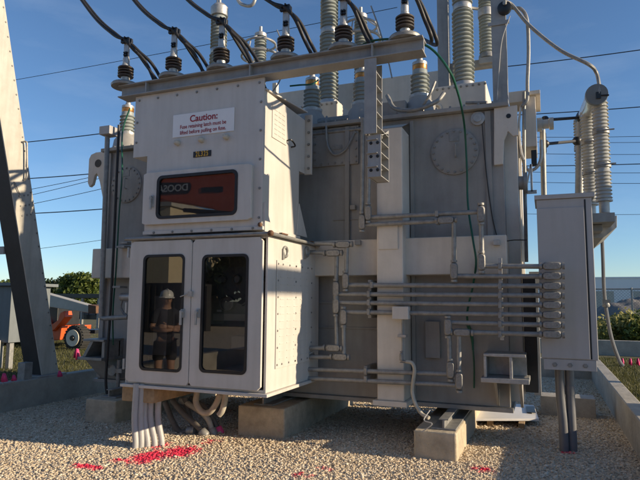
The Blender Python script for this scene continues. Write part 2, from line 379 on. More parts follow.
# ------------------------------------------------------------------ power transformer
TX0, TX1, TY, TZ0, TZ1 = -6.47, -.41, 7.0, .45, 4.0
TYB = 8.8
T = thing('power_transformer', (-3.5, 8.6, .45), 'large grey oil filled transformer tank standing on concrete blocks', 'transformer')
MB().box((TX0, TY, TZ0), (TX1, TYB, TZ1)).build('tank', TANK, T, bev=.01)
m = MB().box((TX0-.07, TY-.09, TZ1+.002), (TX1+.07, TYB+.09, TZ1+.055)); m.build('tank_cover', TANK, T, bev=.006)
m = MB().bolts([(x, TY-.05, TZ1+.055) for x in np.arange(TX0, TX1, .17)], (0,0,1), .014, .03); m.build('cover_bolts', GALV, T)
# girth band and box stiffeners
BY = 6.74
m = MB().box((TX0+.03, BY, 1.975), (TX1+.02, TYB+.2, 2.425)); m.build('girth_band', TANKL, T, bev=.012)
m = MB().box((-1.885, 6.6, .50), (-1.56, TY+.02, 3.78)); m.add([(-1.885,6.6,3.78),(-1.56,6.6,3.78),(-1.56,7.02,3.95),(-1.885,7.02,3.95)], [(0,1,2,3)])
m.build('box_stiffener', TANKL, T, bev=.012)
m = MB().box((-1.86, 6.585, 2.28), (-1.62, 6.6, 2.63)); m.build('stiffener_plate', TANKL, T, bev=.003)
m = MB().box((-1.93, 6.56, .44), (-1.52, TY+.02, .50)); m.build('stiffener_foot', TANKL, T, bev=.006)
m = MB()
m.box((-1.545, 6.96, .5), (-1.50, TY+.02, 3.96)); m.box((-2.42, 6.95, 2.43), (-2.36, TY+.02, 3.98)); m.box((-.62, 6.97, 2.43), (-.55, 7.02, 3.98))
m.box((TX0+.02, 6.96, .46), (TX0+.1, 7.02, 3.98)); m.box((-2.9, 6.985, 1.30), (-1.89, 7.01, 1.325)); m.box((-2.9, 6.985, 1.62), (-1.89, 7.01, 1.65)); m.box((-2.6,6.985,2.72),(-1.89,7.01,2.735))
m.build('weld_ribs', TANK, T, bev=.004)
m = MB().box((TX0-.03, TY-.05, .40), (TX1+.03, TYB+.05, .449)); m.build('base_plate', TANK, T, bev=.005)
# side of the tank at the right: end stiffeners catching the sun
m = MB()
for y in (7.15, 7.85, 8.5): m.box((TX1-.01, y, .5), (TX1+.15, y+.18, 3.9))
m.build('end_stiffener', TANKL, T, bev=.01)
def manhole(c, r, parent, full=True):
    h = MB().lathe([(r, 0), (r, .022), (r-.02, .028), (r*.3, .03)], c, (0,-1,0), 40)
    o = h.build('manhole_cover', TANK, parent)
    MB().bolts([Vector(c)+Vector((math.cos(a)*(r-.03), -.025, math.sin(a)*(r-.03))) for a in np.linspace(0, 6.283, 21)[:-1]], (0,-1,0), .013, .02).build('bolts', GALV, o)
    b = MB().tube(spl([Vector(c)+Vector((.02,-.03,.09)), Vector(c)+Vector((.02,-.075,.08)), Vector(c)+Vector((.02,-.075,-.06)), Vector(c)+Vector((.02,-.03,-.07))]), .008, 8); b.build('lifting_handle', TANK, o)
    MB().box((c[0]-.06, c[1]-.036, c[2]+.13), (c[0]+.06, c[1]-.03, c[2]+.23)).build('rating_plate', GALV, o)
manhole((-.99, 7.0, 3.51), .29, T); manhole((-6.06, 7.0, 3.45), .29, T)
# rectangular bolted hatch
a = aY(314, 131, 7); b = aY(359, 164, 7)
hatch = MB().box((a.x, 6.965, b.z), (b.x, 7.01, a.z)).build('access_hatch', TANK, T, bev=.004)
pts = [(x, 6.965, z) for x in np.linspace(a.x+.03, b.x-.03, 7) for z in (b.z+.03, a.z-.03)]+[(x, 6.965, z) for z in np.linspace(b.z+.1, a.z-.1, 4) for x in (a.x+.03, b.x-.03)]
MB().bolts(pts, (0,-1,0), .012, .018).build('hatch_bolts', GALV, hatch)
q = aY(338, 148, 7); MB().box((q.x-.07, 6.958, q.z-.03), (q.x+.07, 6.965, q.z+.03)).build('rating_plate', GALV, hatch)
MB().box((TX1+.16,7.12,.62),(TX1+.30,7.5,1.98)).build('recess_shade_box', DARKST_SHADE, T, bev=.006)  # near-black box painted in for the shaded recess beside the tank end
# lifting lugs (hooks) at both top corners
def lug(x, s, y0):
    pr = [(0,4.05),(0,3.1),(.06,3.1),(.19,3.55),(.24,3.66),(.26,3.70),(.30,3.67),(.34,3.52),(.40,3.48),(.44,3.55),(.44,3.95),(.40,4.02),(.30,4.05)]
    m = MB(); m.prism([(x+s*u, y0, z) for u, z in pr], (0,.06,0)); o = m.build('lifting_hook', TANKL, T, bev=.006)
    MB().lathe([(.065,0),(.065,.006)], (x+s*.24, y0-.002, 3.86), (0,-1,0), 20).build('hook_hole', BLACKP, o)
lug(TX0, -1, 7.05)
pr = [(505,106),(518,104),(518,160),(513,150),(509,133),(505,135),(503,170),(500,170)]
m = MB().prism([aY(x, y, 6.95) for x, y in ((494,108),(517,105),(518,135),(513,136),(508,131),(504,140),(503,164),(494,165))], (0,.05,0)); o = m.build('lifting_hook', TANKL, T, bev=.005)
q = aY(508.5, 116, 6.95); MB().lathe([(.028,0),(.028,.005)], (q.x, 6.949, q.z), (0,-1,0), 14).build('hook_hole', BLACKP, o)
# jacking brackets, left and right
q0 = aY(480,352,6.6); q1 = aY(521,378,6.6)
m = MB(); x0, x1, zt, zb = -.66, -.22, 1.06, .83
m.box((x0-.03, 6.55, zb-.05), (x1+.03, 7.0, zb)); m.box((x0, 6.58, zt), (x1, 7.0, zt+.03)); m.box((x0, 6.58, zb), (x0+.03, 7.0, zt)); m.box((x0+.27, 6.58, zb), (x0+.30, 7.0, zt)); m.box((x0, 6.9, zb), (x1, 6.93, zt))
m.build('jacking_bracket', GALVL, T, bev=.005)
m = MB().prism([(-.56,7.0,.46),(-.56,7.0,.78),(-.56,6.62,.78)], (.03,0,0)); m.prism([(-.3,7.0,.46),(-.3,7.0,.78),(-.3,6.62,.78)], (.03,0,0)); m.build('bracket_gusset', TANK, T, bev=.003)
m = MB(); x0, x1 = -6.38, -5.99
m.box((x0-.06, 6.55, .77), (x1, 7.0, .81)); m.box((x0, 6.58, 1.04), (x1, 7.0, 1.07)); m.prism([(x0-.02,6.6,.81),(x0+.04,6.6,.81),(x0+.18,6.6,1.04),(x0+.12,6.6,1.04)], (0,.4,0)); m.box((x1-.05,6.6,.81),(x1,7.0,1.04)); m.box((x0+.12,6.9,.81),(x1,6.93,1.04))
m.build('jacking_bracket', GALV, T, bev=.004)
m = MB().prism([(-6.34,6.6,.77),(-5.99,6.6,.77),(-5.99,6.9,.47),(-6.30,6.9,.47)], (0,.04,0)); m.build('bracket_gusset', TANK, T, bev=.003)
# small things on the tank face
q = aY(478,119,7); o = MB().lathe([(.085,0),(.085,.03),(.05,.035),(.05,.05)], (q.x,7.0,q.z), (0,-1,0), 20).build('gauge_cap', GALVL, T)
q = aY(426,321,7); q2 = aY(441,358,7); MB().box((q.x,6.93,q2.z),(q2.x,7.01,q.z)).build('junction_box', TANK, T, bev=.006)
for px, py in ((354,208),(359,243),(497,243)):
    q = aY(px,py,6.74 if py>235 else 7); MB().box((q.x-.035,q.y-.07,q.z-.03),(q.x+.035,q.y,q.z+.03)).build('grounding_pad', GALVL if px>400 else TANK, T, bev=.004)
# turrets, conservator and other things on the cover
for x in (-5.22, -3.13, -1.01):
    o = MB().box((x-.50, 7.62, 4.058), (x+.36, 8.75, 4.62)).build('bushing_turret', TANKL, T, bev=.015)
    MB().bolts([(x-.45+.08*i, 7.62, 4.58) for i in range(11)], (0,-1,0), .012, .02).build('turret_bolts', GALV, o)
    MB().lathe([(.27,0),(.27,.05),(.2,.06),(.2,.12)], (x, 8.2, 4.62)).build('turret_flange', TANKL, o)
    MB().tube([(x+.1,7.58,4.33),(x+.38,7.5,4.27)], .022, 10).build('valve_handle', GALV, o)
    MB().torus((x-.3,7.61,4.3),(0,1,0),.06,.02).build('lifting_eye', TANKL, o)
o = MB().box((-4.95, 8.95, 4.5), (-1.42, 9.75, 5.42)).build('conservator', TANKL, T, bev=.02)
MB().bolts([(-1.42, y, z) for y in (9.05,9.35,9.65) for z in (4.6,4.95,5.3)], (1,0,0), .02, .02).build('conservator_bolts', GALV, o)
m = MB()
for x in (-4.6, -1.8): m.prism([(x-.08,8.45,4.05),(x-.08,8.78,4.05),(x-.08,9.45,4.5),(x-.08,9.0,4.5)], (.16,0,0))
m.build('conservator_leg', TANKL, T, bev=.008)
m = MB(); m.box((-3.6,8.9,4.5),(-3.55,8.95,5.35)); m.box((-2.9,8.9,4.5),(-2.85,8.95,5.55)); m.box((-4.5,8.9,5.42),(-4.42,9.0,5.6)); m.build('cover_brackets', TANKL, T, bev=.004)
m = MB(); m.tube([(-2.9,7.2,4.16),(-2.1,7.2,4.16),(-2.02,7.2,4.16)], .06, 14); m.tube([(-2.95,6.97,3.93),(-2.03,6.97,3.93)], .025, 10); m.tube([(-6.5,7.3,4.2),(-5.9,7.3,4.2)], .05, 12)
m.tube([(-2.05,7.05,4.2),(-2.05,7.05,3.6)], .045, 12); m.tube(spl([(-2.72,7.05,4.18),(-2.68,6.93,4.05),(-2.66,6.92,3.75),(-2.56,6.93,3.60),(-2.40,6.93,3.66),(-2.28,6.95,3.9)]), .016, 8)
m.tube(spl([(-1.85,7.0,4.35),(-1.72,6.92,4.13),(-1.45,6.9,4.08),(-1.2,6.93,4.16),(-1.12,7.05,4.3)]), .028, 10); m.tube(spl([(-1.4,7.0,4.12),(-1.27,6.93,4.28),(-1.22,7.0,4.45)]), .018, 8)
m.build('cover_pipework', GALV, T)
m = MB(); m.box((-1.98,7.05,4.06),(-1.62,7.5,4.28)); m.lathe([(.12,0),(.12,.2)], (-1.98,7.2,4.20),(1,0,0),16); m.build('relief_device', TANK, T, bev=.008)

# tank supports
def block(x0, x1, y0, y1, h, label):
    o = MB().box((x0,y0,-.05),(x1,y1,h)).build('concrete_block', CONC, bev=.018); return tag(o, label, 'concrete block', 'concrete foundation blocks')
block(-1.36, -.91, 6.17, 8.95, .29, 'concrete foundation block at the right carrying the steel skid rail')
block(-3.60, -2.96, 6.33, 8.95, .36, 'tan concrete foundation block in shade beneath the door cabinet')
block(-5.92, -5.40, 6.21, 8.95, .30, 'concrete foundation block at the far left beneath the tank corner')
def rail(x, y0, y1, z0, label):
    m = MB(); m.box((x-.13,y0,z0),(x+.13,y1,z0+.018)); m.box((x-.012,y0,z0+.018),(x+.012,y1,z0+.10)); m.box((x-.05,y0+.01,z0+.10),(x+.05,y1,z0+.112))
    o = m.build('skid_rail', GALV, bev=.003); return tag(o, label, 'steel rail', 'skid rails under the tank')
rail(-1.06, 6.28, 8.85, .292, 'grey steel skid rail on the right concrete block')
rail(-3.3, 6.42, 8.85, .362, 'grey steel skid rail on the middle concrete block')
rail(-5.66, 6.36, 8.85, .302, 'grey steel skid rail on the left concrete block')
tag(MB().tube(spl([aY(430,410,6.25),aY(424,420,6.16),aY(432,424,6.1),aY(422,432,6.12)]), .006, 6).build('loose_wire', PVC), 'short pale wire hanging over the front of the right concrete block', 'wire')
# white panel on the ground, timber
o = thing('panel_board', (-.6,8.4,0), 'white board lying on gravel behind the right block with a black square', 'board')
b0, b1, b2, b3 = aZ(474,421,.09), aZ(539,421,.07), aZ(534,407,.07), aZ(474,403,.09)
MB().prism([b0,b1,b2,b3], (0,0,.03)).build('board', WHITEB, o, bev=.004)
for x in (-.75,-.35): MB().box((x-.04,b0.y+.2,0),(x+.04,b2.y-.05,.069)).build('bearer', WOOD, o, bev=.004)
MB().prism([p+Vector((0,0,.034)) for p in (aZ(527,415,.083),aZ(536,415.5,.083),aZ(534,409,.083),aZ(526,409,.083))], (0,0,.006)).build('black_square', BLACKP, o)

# ------------------------------------------------------------------ lower cabinet with two glazed doors
CX0, CX1, CY0, CY1, CZ0, CZ1 = -4.575, -2.745, 5.4, 6.87, .69, 2.355
D = thing('switch_cabinet', (-3.66, 6.1, .69), 'light grey metal cabinet with two tall windowed doors, hung on the tank front', 'cabinet')
m = MB()   # shell: back, sides, top, bottom and front frame
m.box((CX0,CY0,CZ0),(CX0+.03,CY1,CZ1)); m.box((CX1-.03,CY0,CZ0),(CX1,CY1,CZ1)); m.box((CX0+.03,CY1-.03,CZ0),(CX1-.03,CY1,CZ1)); m.box((CX0+.03,CY0,CZ0),(CX1-.03,CY1-.03,CZ0+.03)); m.box((CX0+.03,CY0,CZ1-.03),(CX1-.03,CY1-.03,CZ1))
m.build('body', CAB, D, bev=.006)
m = MB().box((CX0+.05,CY0+.35,CZ0+.05),(CX1-.05,CY0+.37,CZ1-.05)); inner = m.build('inner_panel', INSIDE, D)
def gaug(x, z, r):
    mm = MB().lathe([(r,0),(r,.05),(r*.9,.055),(r*.88,.02)], (x, CY0+.34, z), (0,-1,0), 20); mm.build('meter', GALVL, inner)
for x in (-3.42,-3.05):
    gaug(x, 1.62, .09)
for x in (-3.5,-3.3,-3.1,-2.9): gaug(x, 1.90, .05)
m = MB().box((-3.6,CY0+.30,1.42),(-2.9,CY0+.345,1.50)); m.box((-3.35,CY0+.30,1.10),(-3.05,CY0+.345,1.25)); m.box((-4.4,CY0+.25,1.0),(-4.2,CY0+.345,1.7)); m.build('relays', CAB, inner, bev=.003)
q = aY(211,311,5.55); MB().box((q.x-.03,CY0+.32,q.z-.012),(q.x+.03,CY0+.345,q.z+.012)).build('paper_tag', WHITE, inner)
m = MB().box((CX0-.05,CY0-.05,CZ1+.002),(CX1+.06,CY1+.04,CZ1+.022)); m.tube([(CX0-.05,CY0-.045,CZ1+.012),(CX1+.05,CY0-.045,CZ1+.012)], .02, 10); m.tube([(CX1+.05,CY0-.05,CZ1+.012),(CX1+.05,CY1+.04,CZ1+.012)], .02, 10)
cap = m.build('roof_cap', GALV, D)
m = MB(); m.ball((CX1+.05,CY0-.05,CZ1+.012), .035); m.box((CX1+.02,5.62,CZ1+.035),(CX1+.055,5.78,CZ1+.05)); m.box((CX1+.03,6.45,CZ1+.033),(CX1+.07,6.62,CZ1+.04)); m.build('rust', BRONZE, cap)
m = MB().box((CX0-.03,CY0-.05,CZ0-.035),(CX1+.04,CY1,CZ0-.002)); m.build('base_frame', CAB, D, bev=.004)
DZ0, DZ1 = aY(190,388,5.36).z+.02, 2.335
xm = aY(190.5,310,5.36).x
def door(x0, x1, wx0, wx1, wz0, wz1, hx):
    pl = plate_with_hole(x0, x1, DZ0, DZ1, wx0, wx1, wz0, wz1, .06, CY0-.04, .036); d = pl.build('door', CAB, D, bev=.005)
    g = MB(); frame_prism(g, rrect(wx0-.012,wx1+.012,wz0-.012,wz1+.012,.065,CY0-.048), rrect(wx0+.016,wx1-.016,wz0+.016,wz1-.016,.05,CY0-.048), (0,.035,0)); g.build('gasket', GASKET, d)
    MB().add(rrect(wx0+.01,wx1-.01,wz0+.01,wz1-.01,.05,CY0-.03), [tuple(range(24))]).build('window', GLASS, d, smooth=False)
    q = aY(hx, 315, CY0-.06); h = MB(); h.box((q.x-.022,CY0-.058,q.z-.03),(q.x+.022,CY0-.04,q.z+.065)); h.lathe([(.02,0),(.02,.03)], (q.x,CY0-.058,q.z+.035),(0,-1,0),12); h.box((q.x-.012,CY0-.095,q.z-.11),(q.x+.012,CY0-.075,q.z+.05)); h.build('handle', GALVL, d, bev=.003)
    return d
wl = [aY(x,y,5.36) for x,y in ((144,256),(180,372))]; wr = [aY(x,y,5.36) for x,y in ((203.5,255),(245,374))]
dl = door(CX0+.03, xm-.004, wl[0].x+.01, wl[1].x+.005, wl[1].z+.005, wl[0].z, 182)
dr = door(xm+.004, CX1-.045, wr[0].x, wr[1].x+.005, wr[1].z, wr[0].z-.01, 197)
q = aY(190,294,5.34); h = MB(); h.box((q.x-.02,CY0-.075,q.z-.03),(q.x+.03,CY0-.04,q.z+.03)); h.tube([(q.x-.13,CY0-.055,q.z-.03),(q.x,CY0-.07,q.z+.01)], .007, 6); h.build('hasp', GALVL, D)
m = MB()
for z in (.85,1.5,2.15): m.tube([(CX0-.012,CY0-.02,z),(CX0-.012,CY0-.02,z+.12)], .014, 8)
m.build('hinge', GALVL, D)
# bolted panel with louvre dashes and lifting eyes on the sunlit side
def side(px, py, X=CX1): return aX(px, py, X)
pa, pb, pc, pd = side(276,262), side(308.5,259), side(308.5,357), side(276,366)
y0, y1, z0, z1 = 5.60, 6.62, .92, 2.10
pan = MB().box((CX1+.002,y0,z0),(CX1+.012,y1,z1)).build('vent_panel', CAB, D, bev=.003)
m = MB().bolts([(CX1+.012,y,z) for y in (y0+.03,(y0+y1)/2,y1-.03) for z in np.linspace(z0+.04,z1-.04,7)]+[(CX1+.012,y,z) for y in np.linspace(y0+.15,y1-.15,5) for z in (z0+.04,z1-.04)], (1,0,0), .009, .008); m.build('panel_bolts', GALV, pan)
m = MB()
for z in np.linspace(z0+.1,z1-.1,13):
    for yc in np.linspace(y0+.14,y1-.14,5): m.box((CX1+.011,yc-.055,z-.005),(CX1+.0165,yc+.055,z+.003))
m.build('louvre_slots', CAB, pan)
for px in (285.5,307):
    q = side(px,252,CX1+.01); m = MB(); m.torus((CX1+.008,q.y,q.z),(1,0,0),.055,.017,a0=R(0),a1=R(360)); m.box((CX1,q.y-.075,q.z-.09),(CX1+.018,q.y-.035,q.z+.03)); m.build('lifting_eye', GALV, D)
q = side(311,355); m = MB().tube([(CX1+.01,q.y-.1,q.z+.02),(CX1+.05,q.y-.05,q.z+.05),(CX1+.05,q.y,q.z-.02)], .011, 6); m.ball((CX1+.03,q.y-.05,q.z),.025); m.build('ground_clamp', GALV, D)
tag(MB().box((-4.60,5.385,.49),(-4.15,6.5,.652)).build('timber_block', WOOD, bev=.008), 'sunlit squared timber under the left end of the door cabinet', 'timber')

# ------------------------------------------------------------------ upper fuse cabinet
UX0, UX1, UY0, UZ1 = -4.60, -2.83, 5.4, 4.04
U = thing('fuse_cabinet', (-3.7, 5.9, 2.4), 'tall grey fuse cabinet with a wide dark window, on top of the door cabinet', 'cabinet')
xl = aY(145.5,200,5.4).x; zs = aY(140,157,5.4).z; zsb = aX(301,172,UX1).z
prof = [(UX0,zs),(UX0,UZ1-.052),(UX1,UZ1-.052),(UX1,2.42),(xl,2.42),(xl,zs)]
m = MB(); m.prism([(x,UY0,z) for x,z in prof], (0,.98,0)); m.box((UX0,UY0+.981,zsb),(UX1,6.56,UZ1-.052))
m.box((UX0,UY0,UZ1-.0518),(UX1,UY0+.02,4.132)); m.build('body', CAB, U)
m = MB(); m.prism([(UX0-.02,UY0+.022,UZ1-.05),(UX1+.02,UY0+.022,UZ1-.05),(UX1+.02,6.6,UZ1+.06),(UX0-.02,6.6,UZ1+.06)], (0,0,.02)); m.build('roof', CAB, U, bev=.004)
m = MB().box((UX1-.01,6.565,3.27),(UX1+.09,6.60,4.06)); fl = m.build('bolted_flange', CAB, U, bev=.004)
MB().bolts([(UX1+.05,6.565,z) for z in np.linspace(3.35,3.98,5)], (0,-1,0), .014, .02).build('flange_bolts', GALV, fl)
m = MB().box((xl-.01,UY0-.015,2.415),(UX1+.02,6.40,2.455)); m.build('base_flange', CAB, U, bev=.004)
m = MB().prism([(UX1+.001,6.30,2.46),(UX1+.001,6.62,2.46),(UX1+.001,6.36,2.86)], (.02,0,0)); m.prism([(UX1+.03,5.42,2.40),(UX1+.03,5.62,2.40),(UX1+.03,5.42,2.72)], (-.028,0,0)); m.build('gusset', CAB, U, bev=.002)
m = MB().bolts([(x,UY0,4.075) for x in np.linspace(UX0+.06,UX1-.06,7)]+[(UX1-.035,UY0,z) for z in np.linspace(2.55,3.85,5)]+[(UX0+.04,UY0,z) for z in (3.55,3.8)]+[(x,UY0-.015,2.435) for x in np.linspace(xl+.15,UX1-.1,6)], (0,-1,0), .011, .014); m.build('rivets', GALV, U)
m = MB().ball((UX1-.01,UY0-.02,2.47),.026); m.build('rusty_bolt', BRONZE, U)
# windowed access door
qa = aY(145.5,173,5.35); qb = aY(250.5,222,5.35)
wx0, wx1, wz0, wz1 = aY(157.5,200,5.35).x, aY(236.5,190,5.35).x, aY(195,216,5.35).z, aY(195,174,5.35).z
dz0, dz1 = aY(200,222,5.35).z, aY(200,168,5.35).z
d = plate_with_hole(xl+.0, qb.x, dz0, dz1, wx0, wx1, wz0, wz1, .06, UY0-.05, .049).build('door', CAB, U, bev=.005)
g = MB(); frame_prism(g, rrect(wx0-.014,wx1+.014,wz0-.014,wz1+.014,.07,UY0-.058), rrect(wx0+.02,wx1-.02,wz0+.02,wz1-.02,.05,UY0-.058), (0,.04,0)); g.build('gasket', GASKET, d)
MB().box((wx0+.0,UY0-.012,wz0),(wx1,UY0-.004,wz1)).build('back_panel', INSIDE, d)
MB().add(rrect(wx0+.01,wx1-.01,wz0+.01,wz1-.01,.05,UY0-.04), [tuple(range(24))]).build('window', GLASS, d, smooth=False)
q = aY(151.5,202,5.33); h = MB(); h.box((q.x-.02,UY0-.07,q.z-.06),(q.x+.02,UY0-.05,q.z+.08)); h.box((q.x-.012,UY0-.10,q.z-.09),(q.x+.012,UY0-.075,q.z+.07)); h.lathe([(.018,0),(.018,.03)],(q.x,UY0-.07,q.z+.04),(0,-1,0),10); h.build('handle', GALVL, d, bev=.003)
for px, py in ((176.5,142.5),(200.5,139.5),(225.5,136.5)):
    q = aY(px,py,5.37); MB().lathe([(.034,0),(.034,.03),(.03,.05),(.018,.062),(.0,.064)], (q.x,UY0,q.z), (0,-1,0), 16).build('fuse_cap', LAMPY, U)
# louvre plate on the side
m = MB().box((UX1+.001,5.60,3.50),(UX1+.010,5.98,3.90)); vp = m.build('vent_panel', CAB, U, bev=.002)
m = MB()
for z in np.linspace(3.56,3.84,6):
    for y in (5.69,5.79,5.89): m.box((UX1+.0095,y-.035,z-.005),(UX1+.0145,y+.035,z+.003))
m.build('louvre_slots', CAB, vp)
m = MB().tube(spl([(UX1+.002,5.99,3.56),(UX1+.06,6.0,3.57),(UX1+.06,6.12,3.53),(UX1+.002,6.13,3.52)],5), .01, 6); m.build('hook', BLACKP, U)
# caution sign and number plate
s0, s1, s2, s3 = [aY(x,y,5.392) for x,y in ((173.3,116),(234.5,106.5),(234.5,131),(173.3,137.5))]
SG = thing('caution_sign', ((s0.x+s1.x)/2, 5.395, (s0.z+s2.z)/2), 'white sign with red lettering starting Caution, on the fuse cabinet', 'sign')
sx0, sx1, sz0, sz1 = s0.x, s1.x, (s2.z+s3.z)/2, (s0.z+s1.z)/2
MB().box((sx0,5.391,sz0),(sx1,5.398,sz1)).build('sign_plate', WHITE, SG, bev=.001)
cx = (sx0+sx1)/2; hh = sz1-sz0; RX = (R(90),0,0)
text('lettering', 'Caution:', hh*.40, REDINK, (cx+.01,5.389,sz1-hh*.27), RX, SG, off=.0022)
text('lettering', 'Fuse retaining latch must be', hh*.235, REDINK, (cx,5.389,sz1-hh*.58), RX, SG, off=.0007, sx=.86)
text('lettering', 'lifted before pulling on fuse.', hh*.235, REDINK, (cx,5.389,sz1-hh*.83), RX, SG, off=.0007, sx=.86)
n0 = aY(193,158,5.39); n1 = aY(211,149,5.39)
NP = thing('number_plate', ((n0.x+n1.x)/2, 5.395, (n0.z+n1.z)/2), 'small black plate with yellow characters 2L325 under the caution sign', 'number plate')
MB().box((n0.x,5.391,n0.z+.005),(n1.x,5.398,n1.z-.01)).build('plate', BLACKP, NP, bev=.001)
text('lettering', '2L325', (n1.z-n0.z)*1.0, YELINK, ((n0.x+n1.x)/2,5.389,(n0.z+n1.z)/2-.003), RX, NP, off=.0014, sx=.70, sp=1.22)

# ------------------------------------------------------------------ terminal support beam with stub column
BX0, BX1, BZ0, BZ1, BYc = -4.83, -1.05, 4.135, 4.29, 5.44
B = thing('terminal_beam', (-3, BYc, BZ0), 'long grey steel channel beam carrying six cable terminations above the cabinets', 'beam')
m = MB(); m.box((BX0,BYc-.10,BZ1-.014),(BX1,BYc+.10,BZ1)); m.box((BX0,BYc-.10,BZ0),(BX1,BYc+.10,BZ0+.014)); m.box((BX0,BYc-.03,BZ0+.014),(BX1,BYc+.0,BZ1-.014))
m.build('channel', STEEL, B, bev=.002)
m = MB()
for px in (147,250,372): q = aY(px,60,5.35); m.box((q.x-.008,BYc-.095,BZ0+.014),(q.x+.008,BYc-.03,BZ1-.014))
m.build('web_stiffener', STEEL, B, bev=.001)
m = MB(); m.box((-1.655,5.35,3.34),(-1.525,5.362,BZ0)); m.box((-1.655,5.362,3.34),(-1.64,5.56,BZ0)); m.box((-1.655,5.56,3.34),(-1.525,5.572,BZ0)); m.build('column', STEEL, B, bev=.002)
m = MB()
for z in np.arange(3.0,4.1,.14): m.box((-1.64,5.362,z),(-1.527,5.56,z+.008))
m.build('column_ribs', STEEL, B)
m = MB(); m.box((-1.63,5.385,2.90),(-1.49,5.397,3.335)); m.box((-1.63,5.397,2.90),(-1.617,5.70,3.40)); m.box((-1.617,5.69,2.90),(-1.49,5.70,3.42)); m.prism([(-1.50,5.397,3.335),(-1.50,5.44,3.335),(-1.50,5.69,3.46),(-1.50,5.69,3.42)], (.012,0,0))
for z in np.arange(2.905,3.4,.12): m.box((-1.617,5.397,z),(-1.492,5.69,z+.008))
ar = m.build('splice_channel', STEEL, B, bev=.001)
MB().bolts([(x,5.385,z) for x in (-1.595,-1.525) for z in (2.97,3.11,3.25)], (0,-1,0), .012, .014).build('bracket_bolts', BLACKP, ar)

# ------------------------------------------------------------------ insulators
def ribbed(mb, base, z0, z1, rc, rs, pitch, n=20, axis=(0,0,1)):
    pr = [(rc, z0)]; z = z0+pitch*.3
    while z < z1-pitch*.6:
        pr += [(rc, z), (rs*.97, z+pitch*.10), (rs, z+pitch*.2), (rs*.96, z+pitch*.32), (rc*1.04, z+pitch*.62)]; z += pitch
    pr.append((rc, z1)); return mb.lathe(pr, base, axis, n)
def lv_bushing(loc, label):
    t = thing('low_voltage_bushing', loc, label, 'bushing', 'short low voltage bushings along the tank top'); x, y, z = loc
    MB().lathe([(.26,-.30),(.26,-.27),(.22,-.22),(.20,-.1),(.15,-.03),(.15,0)], loc).build('turret_dome', TANK, t)
    MB().lathe([(.15,0),(.15,.035),(.11,.05)], loc).build('flange', GALVL, t)
    m = MB(); ribbed(m, loc, .05, .39, .10, .128, .058, 24); m.build('porcelain', PORC, t)
    MB().lathe([(.095,.39),(.10,.40),(.10,.455),(.09,.46)], loc, n=20).build('copper_band', COPPER, t)
    MB().lathe([(.10,.46),(.10,.50),(.045,.52),(.04,.56)], loc).build('cap', GALVL, t)
    MB().box((x-.03,y-.015,z+.56),(x+.03,y+.015,z+.70)).build('terminal_pad', BLACKP, t, bev=.003)
    return t
b0 = lv_bushing((-1.475,7.3,4.36), 'short ribbed bushing below the right end of the terminal beam')
for px, lb in ((362,'short ribbed bushing just behind the beam column, on the tank top'),(312,'short ribbed bushing near the sunlit side of the fuse cabinet roof'),(128,'short ribbed bushing alone at the left end of the tank top')):
    q = aY(px,110,7.3); dup(b0, (q.x,7.3,4.36), lb)
def hv_bushing(loc, label, ring=False):
    t = thing('high_voltage_bushing', loc, label, 'bushing', 'tall high voltage bushings on the tank top'); L = 1.92
    MB().lathe([(.22,-.02),(.22,.03),(.16,.05),(.15,.1)], loc).build('flange', GALVL, t)
    m = MB(); ribbed(m, loc, .1, 1.22, .122, .158, .062, 24); m.build('lower_porcelain', PORC, t)
    MB().lathe([(.135,1.22),(.14,1.23),(.14,1.30),(.135,1.31)], loc).build('joint_band', GALVL, t)
    m = MB(); ribbed(m, loc, 1.31, L, .118, .15, .062, 24); m.build('upper_porcelain', PORC, t)
    MB().lathe([(.15,L),(.155,L+.01),(.155,L+.16),(.10,L+.22),(.03,L+.24),(.025,L+.42)], loc).build('cap', GALVL, t)
    return t
h0 = hv_bushing((-3.13,8.2,4.74), 'tall ribbed high voltage bushing rising behind the middle of the terminal beam')
dup(h0, (-1.01,8.2,4.74), 'tallest looking ribbed bushing on the grey turret at the right of the tank top')
dup(h0, (-5.22,8.2,4.74), 'ribbed high voltage bushing with pale rounded cap above the fuse cabinet')
def arrester(loc, label, Ht):
    t = thing('surge_arrester', loc, label, 'surge arrester', 'slim surge arresters behind the bushings')
    MB().lathe([(.12,-.04),(.12,0),(.10,.04)], loc).build('base', GALV, t)
    m = MB(); ribbed(m, loc, .04, Ht*.48, .085, .112, .052, 20); m.build('lower_unit', PORC, t)
    MB().lathe([(.118,Ht*.48),(.12,Ht*.48+.01),(.12,Ht*.48+.11),(.118,Ht*.48+.12)], loc).build('joint_band', GALVL, t)
    m = MB(); ribbed(m, loc, Ht*.48+.12, Ht, .085, .112, .052, 20); m.build('upper_unit', PORC, t)
    MB().lathe([(.11,Ht),(.11,Ht+.06),(.05,Ht+.10),(.03,Ht+.11),(.03,Ht+.2)], loc).build('cap', GALVL, t)
    m = MB(); x, y, z = loc; m.torus((x,y,z+Ht-.13),(0,0,1),.27,.02,36); m.torus((x,y,z+Ht-.36),(0,0,1),.33,.024,36)
    for a in (20,140,260):
        c = Vector((math.cos(R(a)),math.sin(R(a)),0)); m.tube([Vector((x,y,z+Ht+.03))+c*.05, Vector((x,y,z+Ht-.13))+c*.27, Vector((x,y,z+Ht-.36))+c*.33], .012, 6)
    m.build('corona_ring', GALVL, t); return t
a0 = arrester((-4.6,8.6,5.05), 'slim surge arrester with pale double corona ring, between the fuse cabinet bushings', 1.30)
a1 = dup(a0, (-2.72,8.6,5.05), 'slim surge arrester with corona ring behind the beam, right of the middle bushing')
a2 = dup(a0, (-.71,8.6,5.38), 'slim surge arrester on a bracket arm at the right end of the tank')
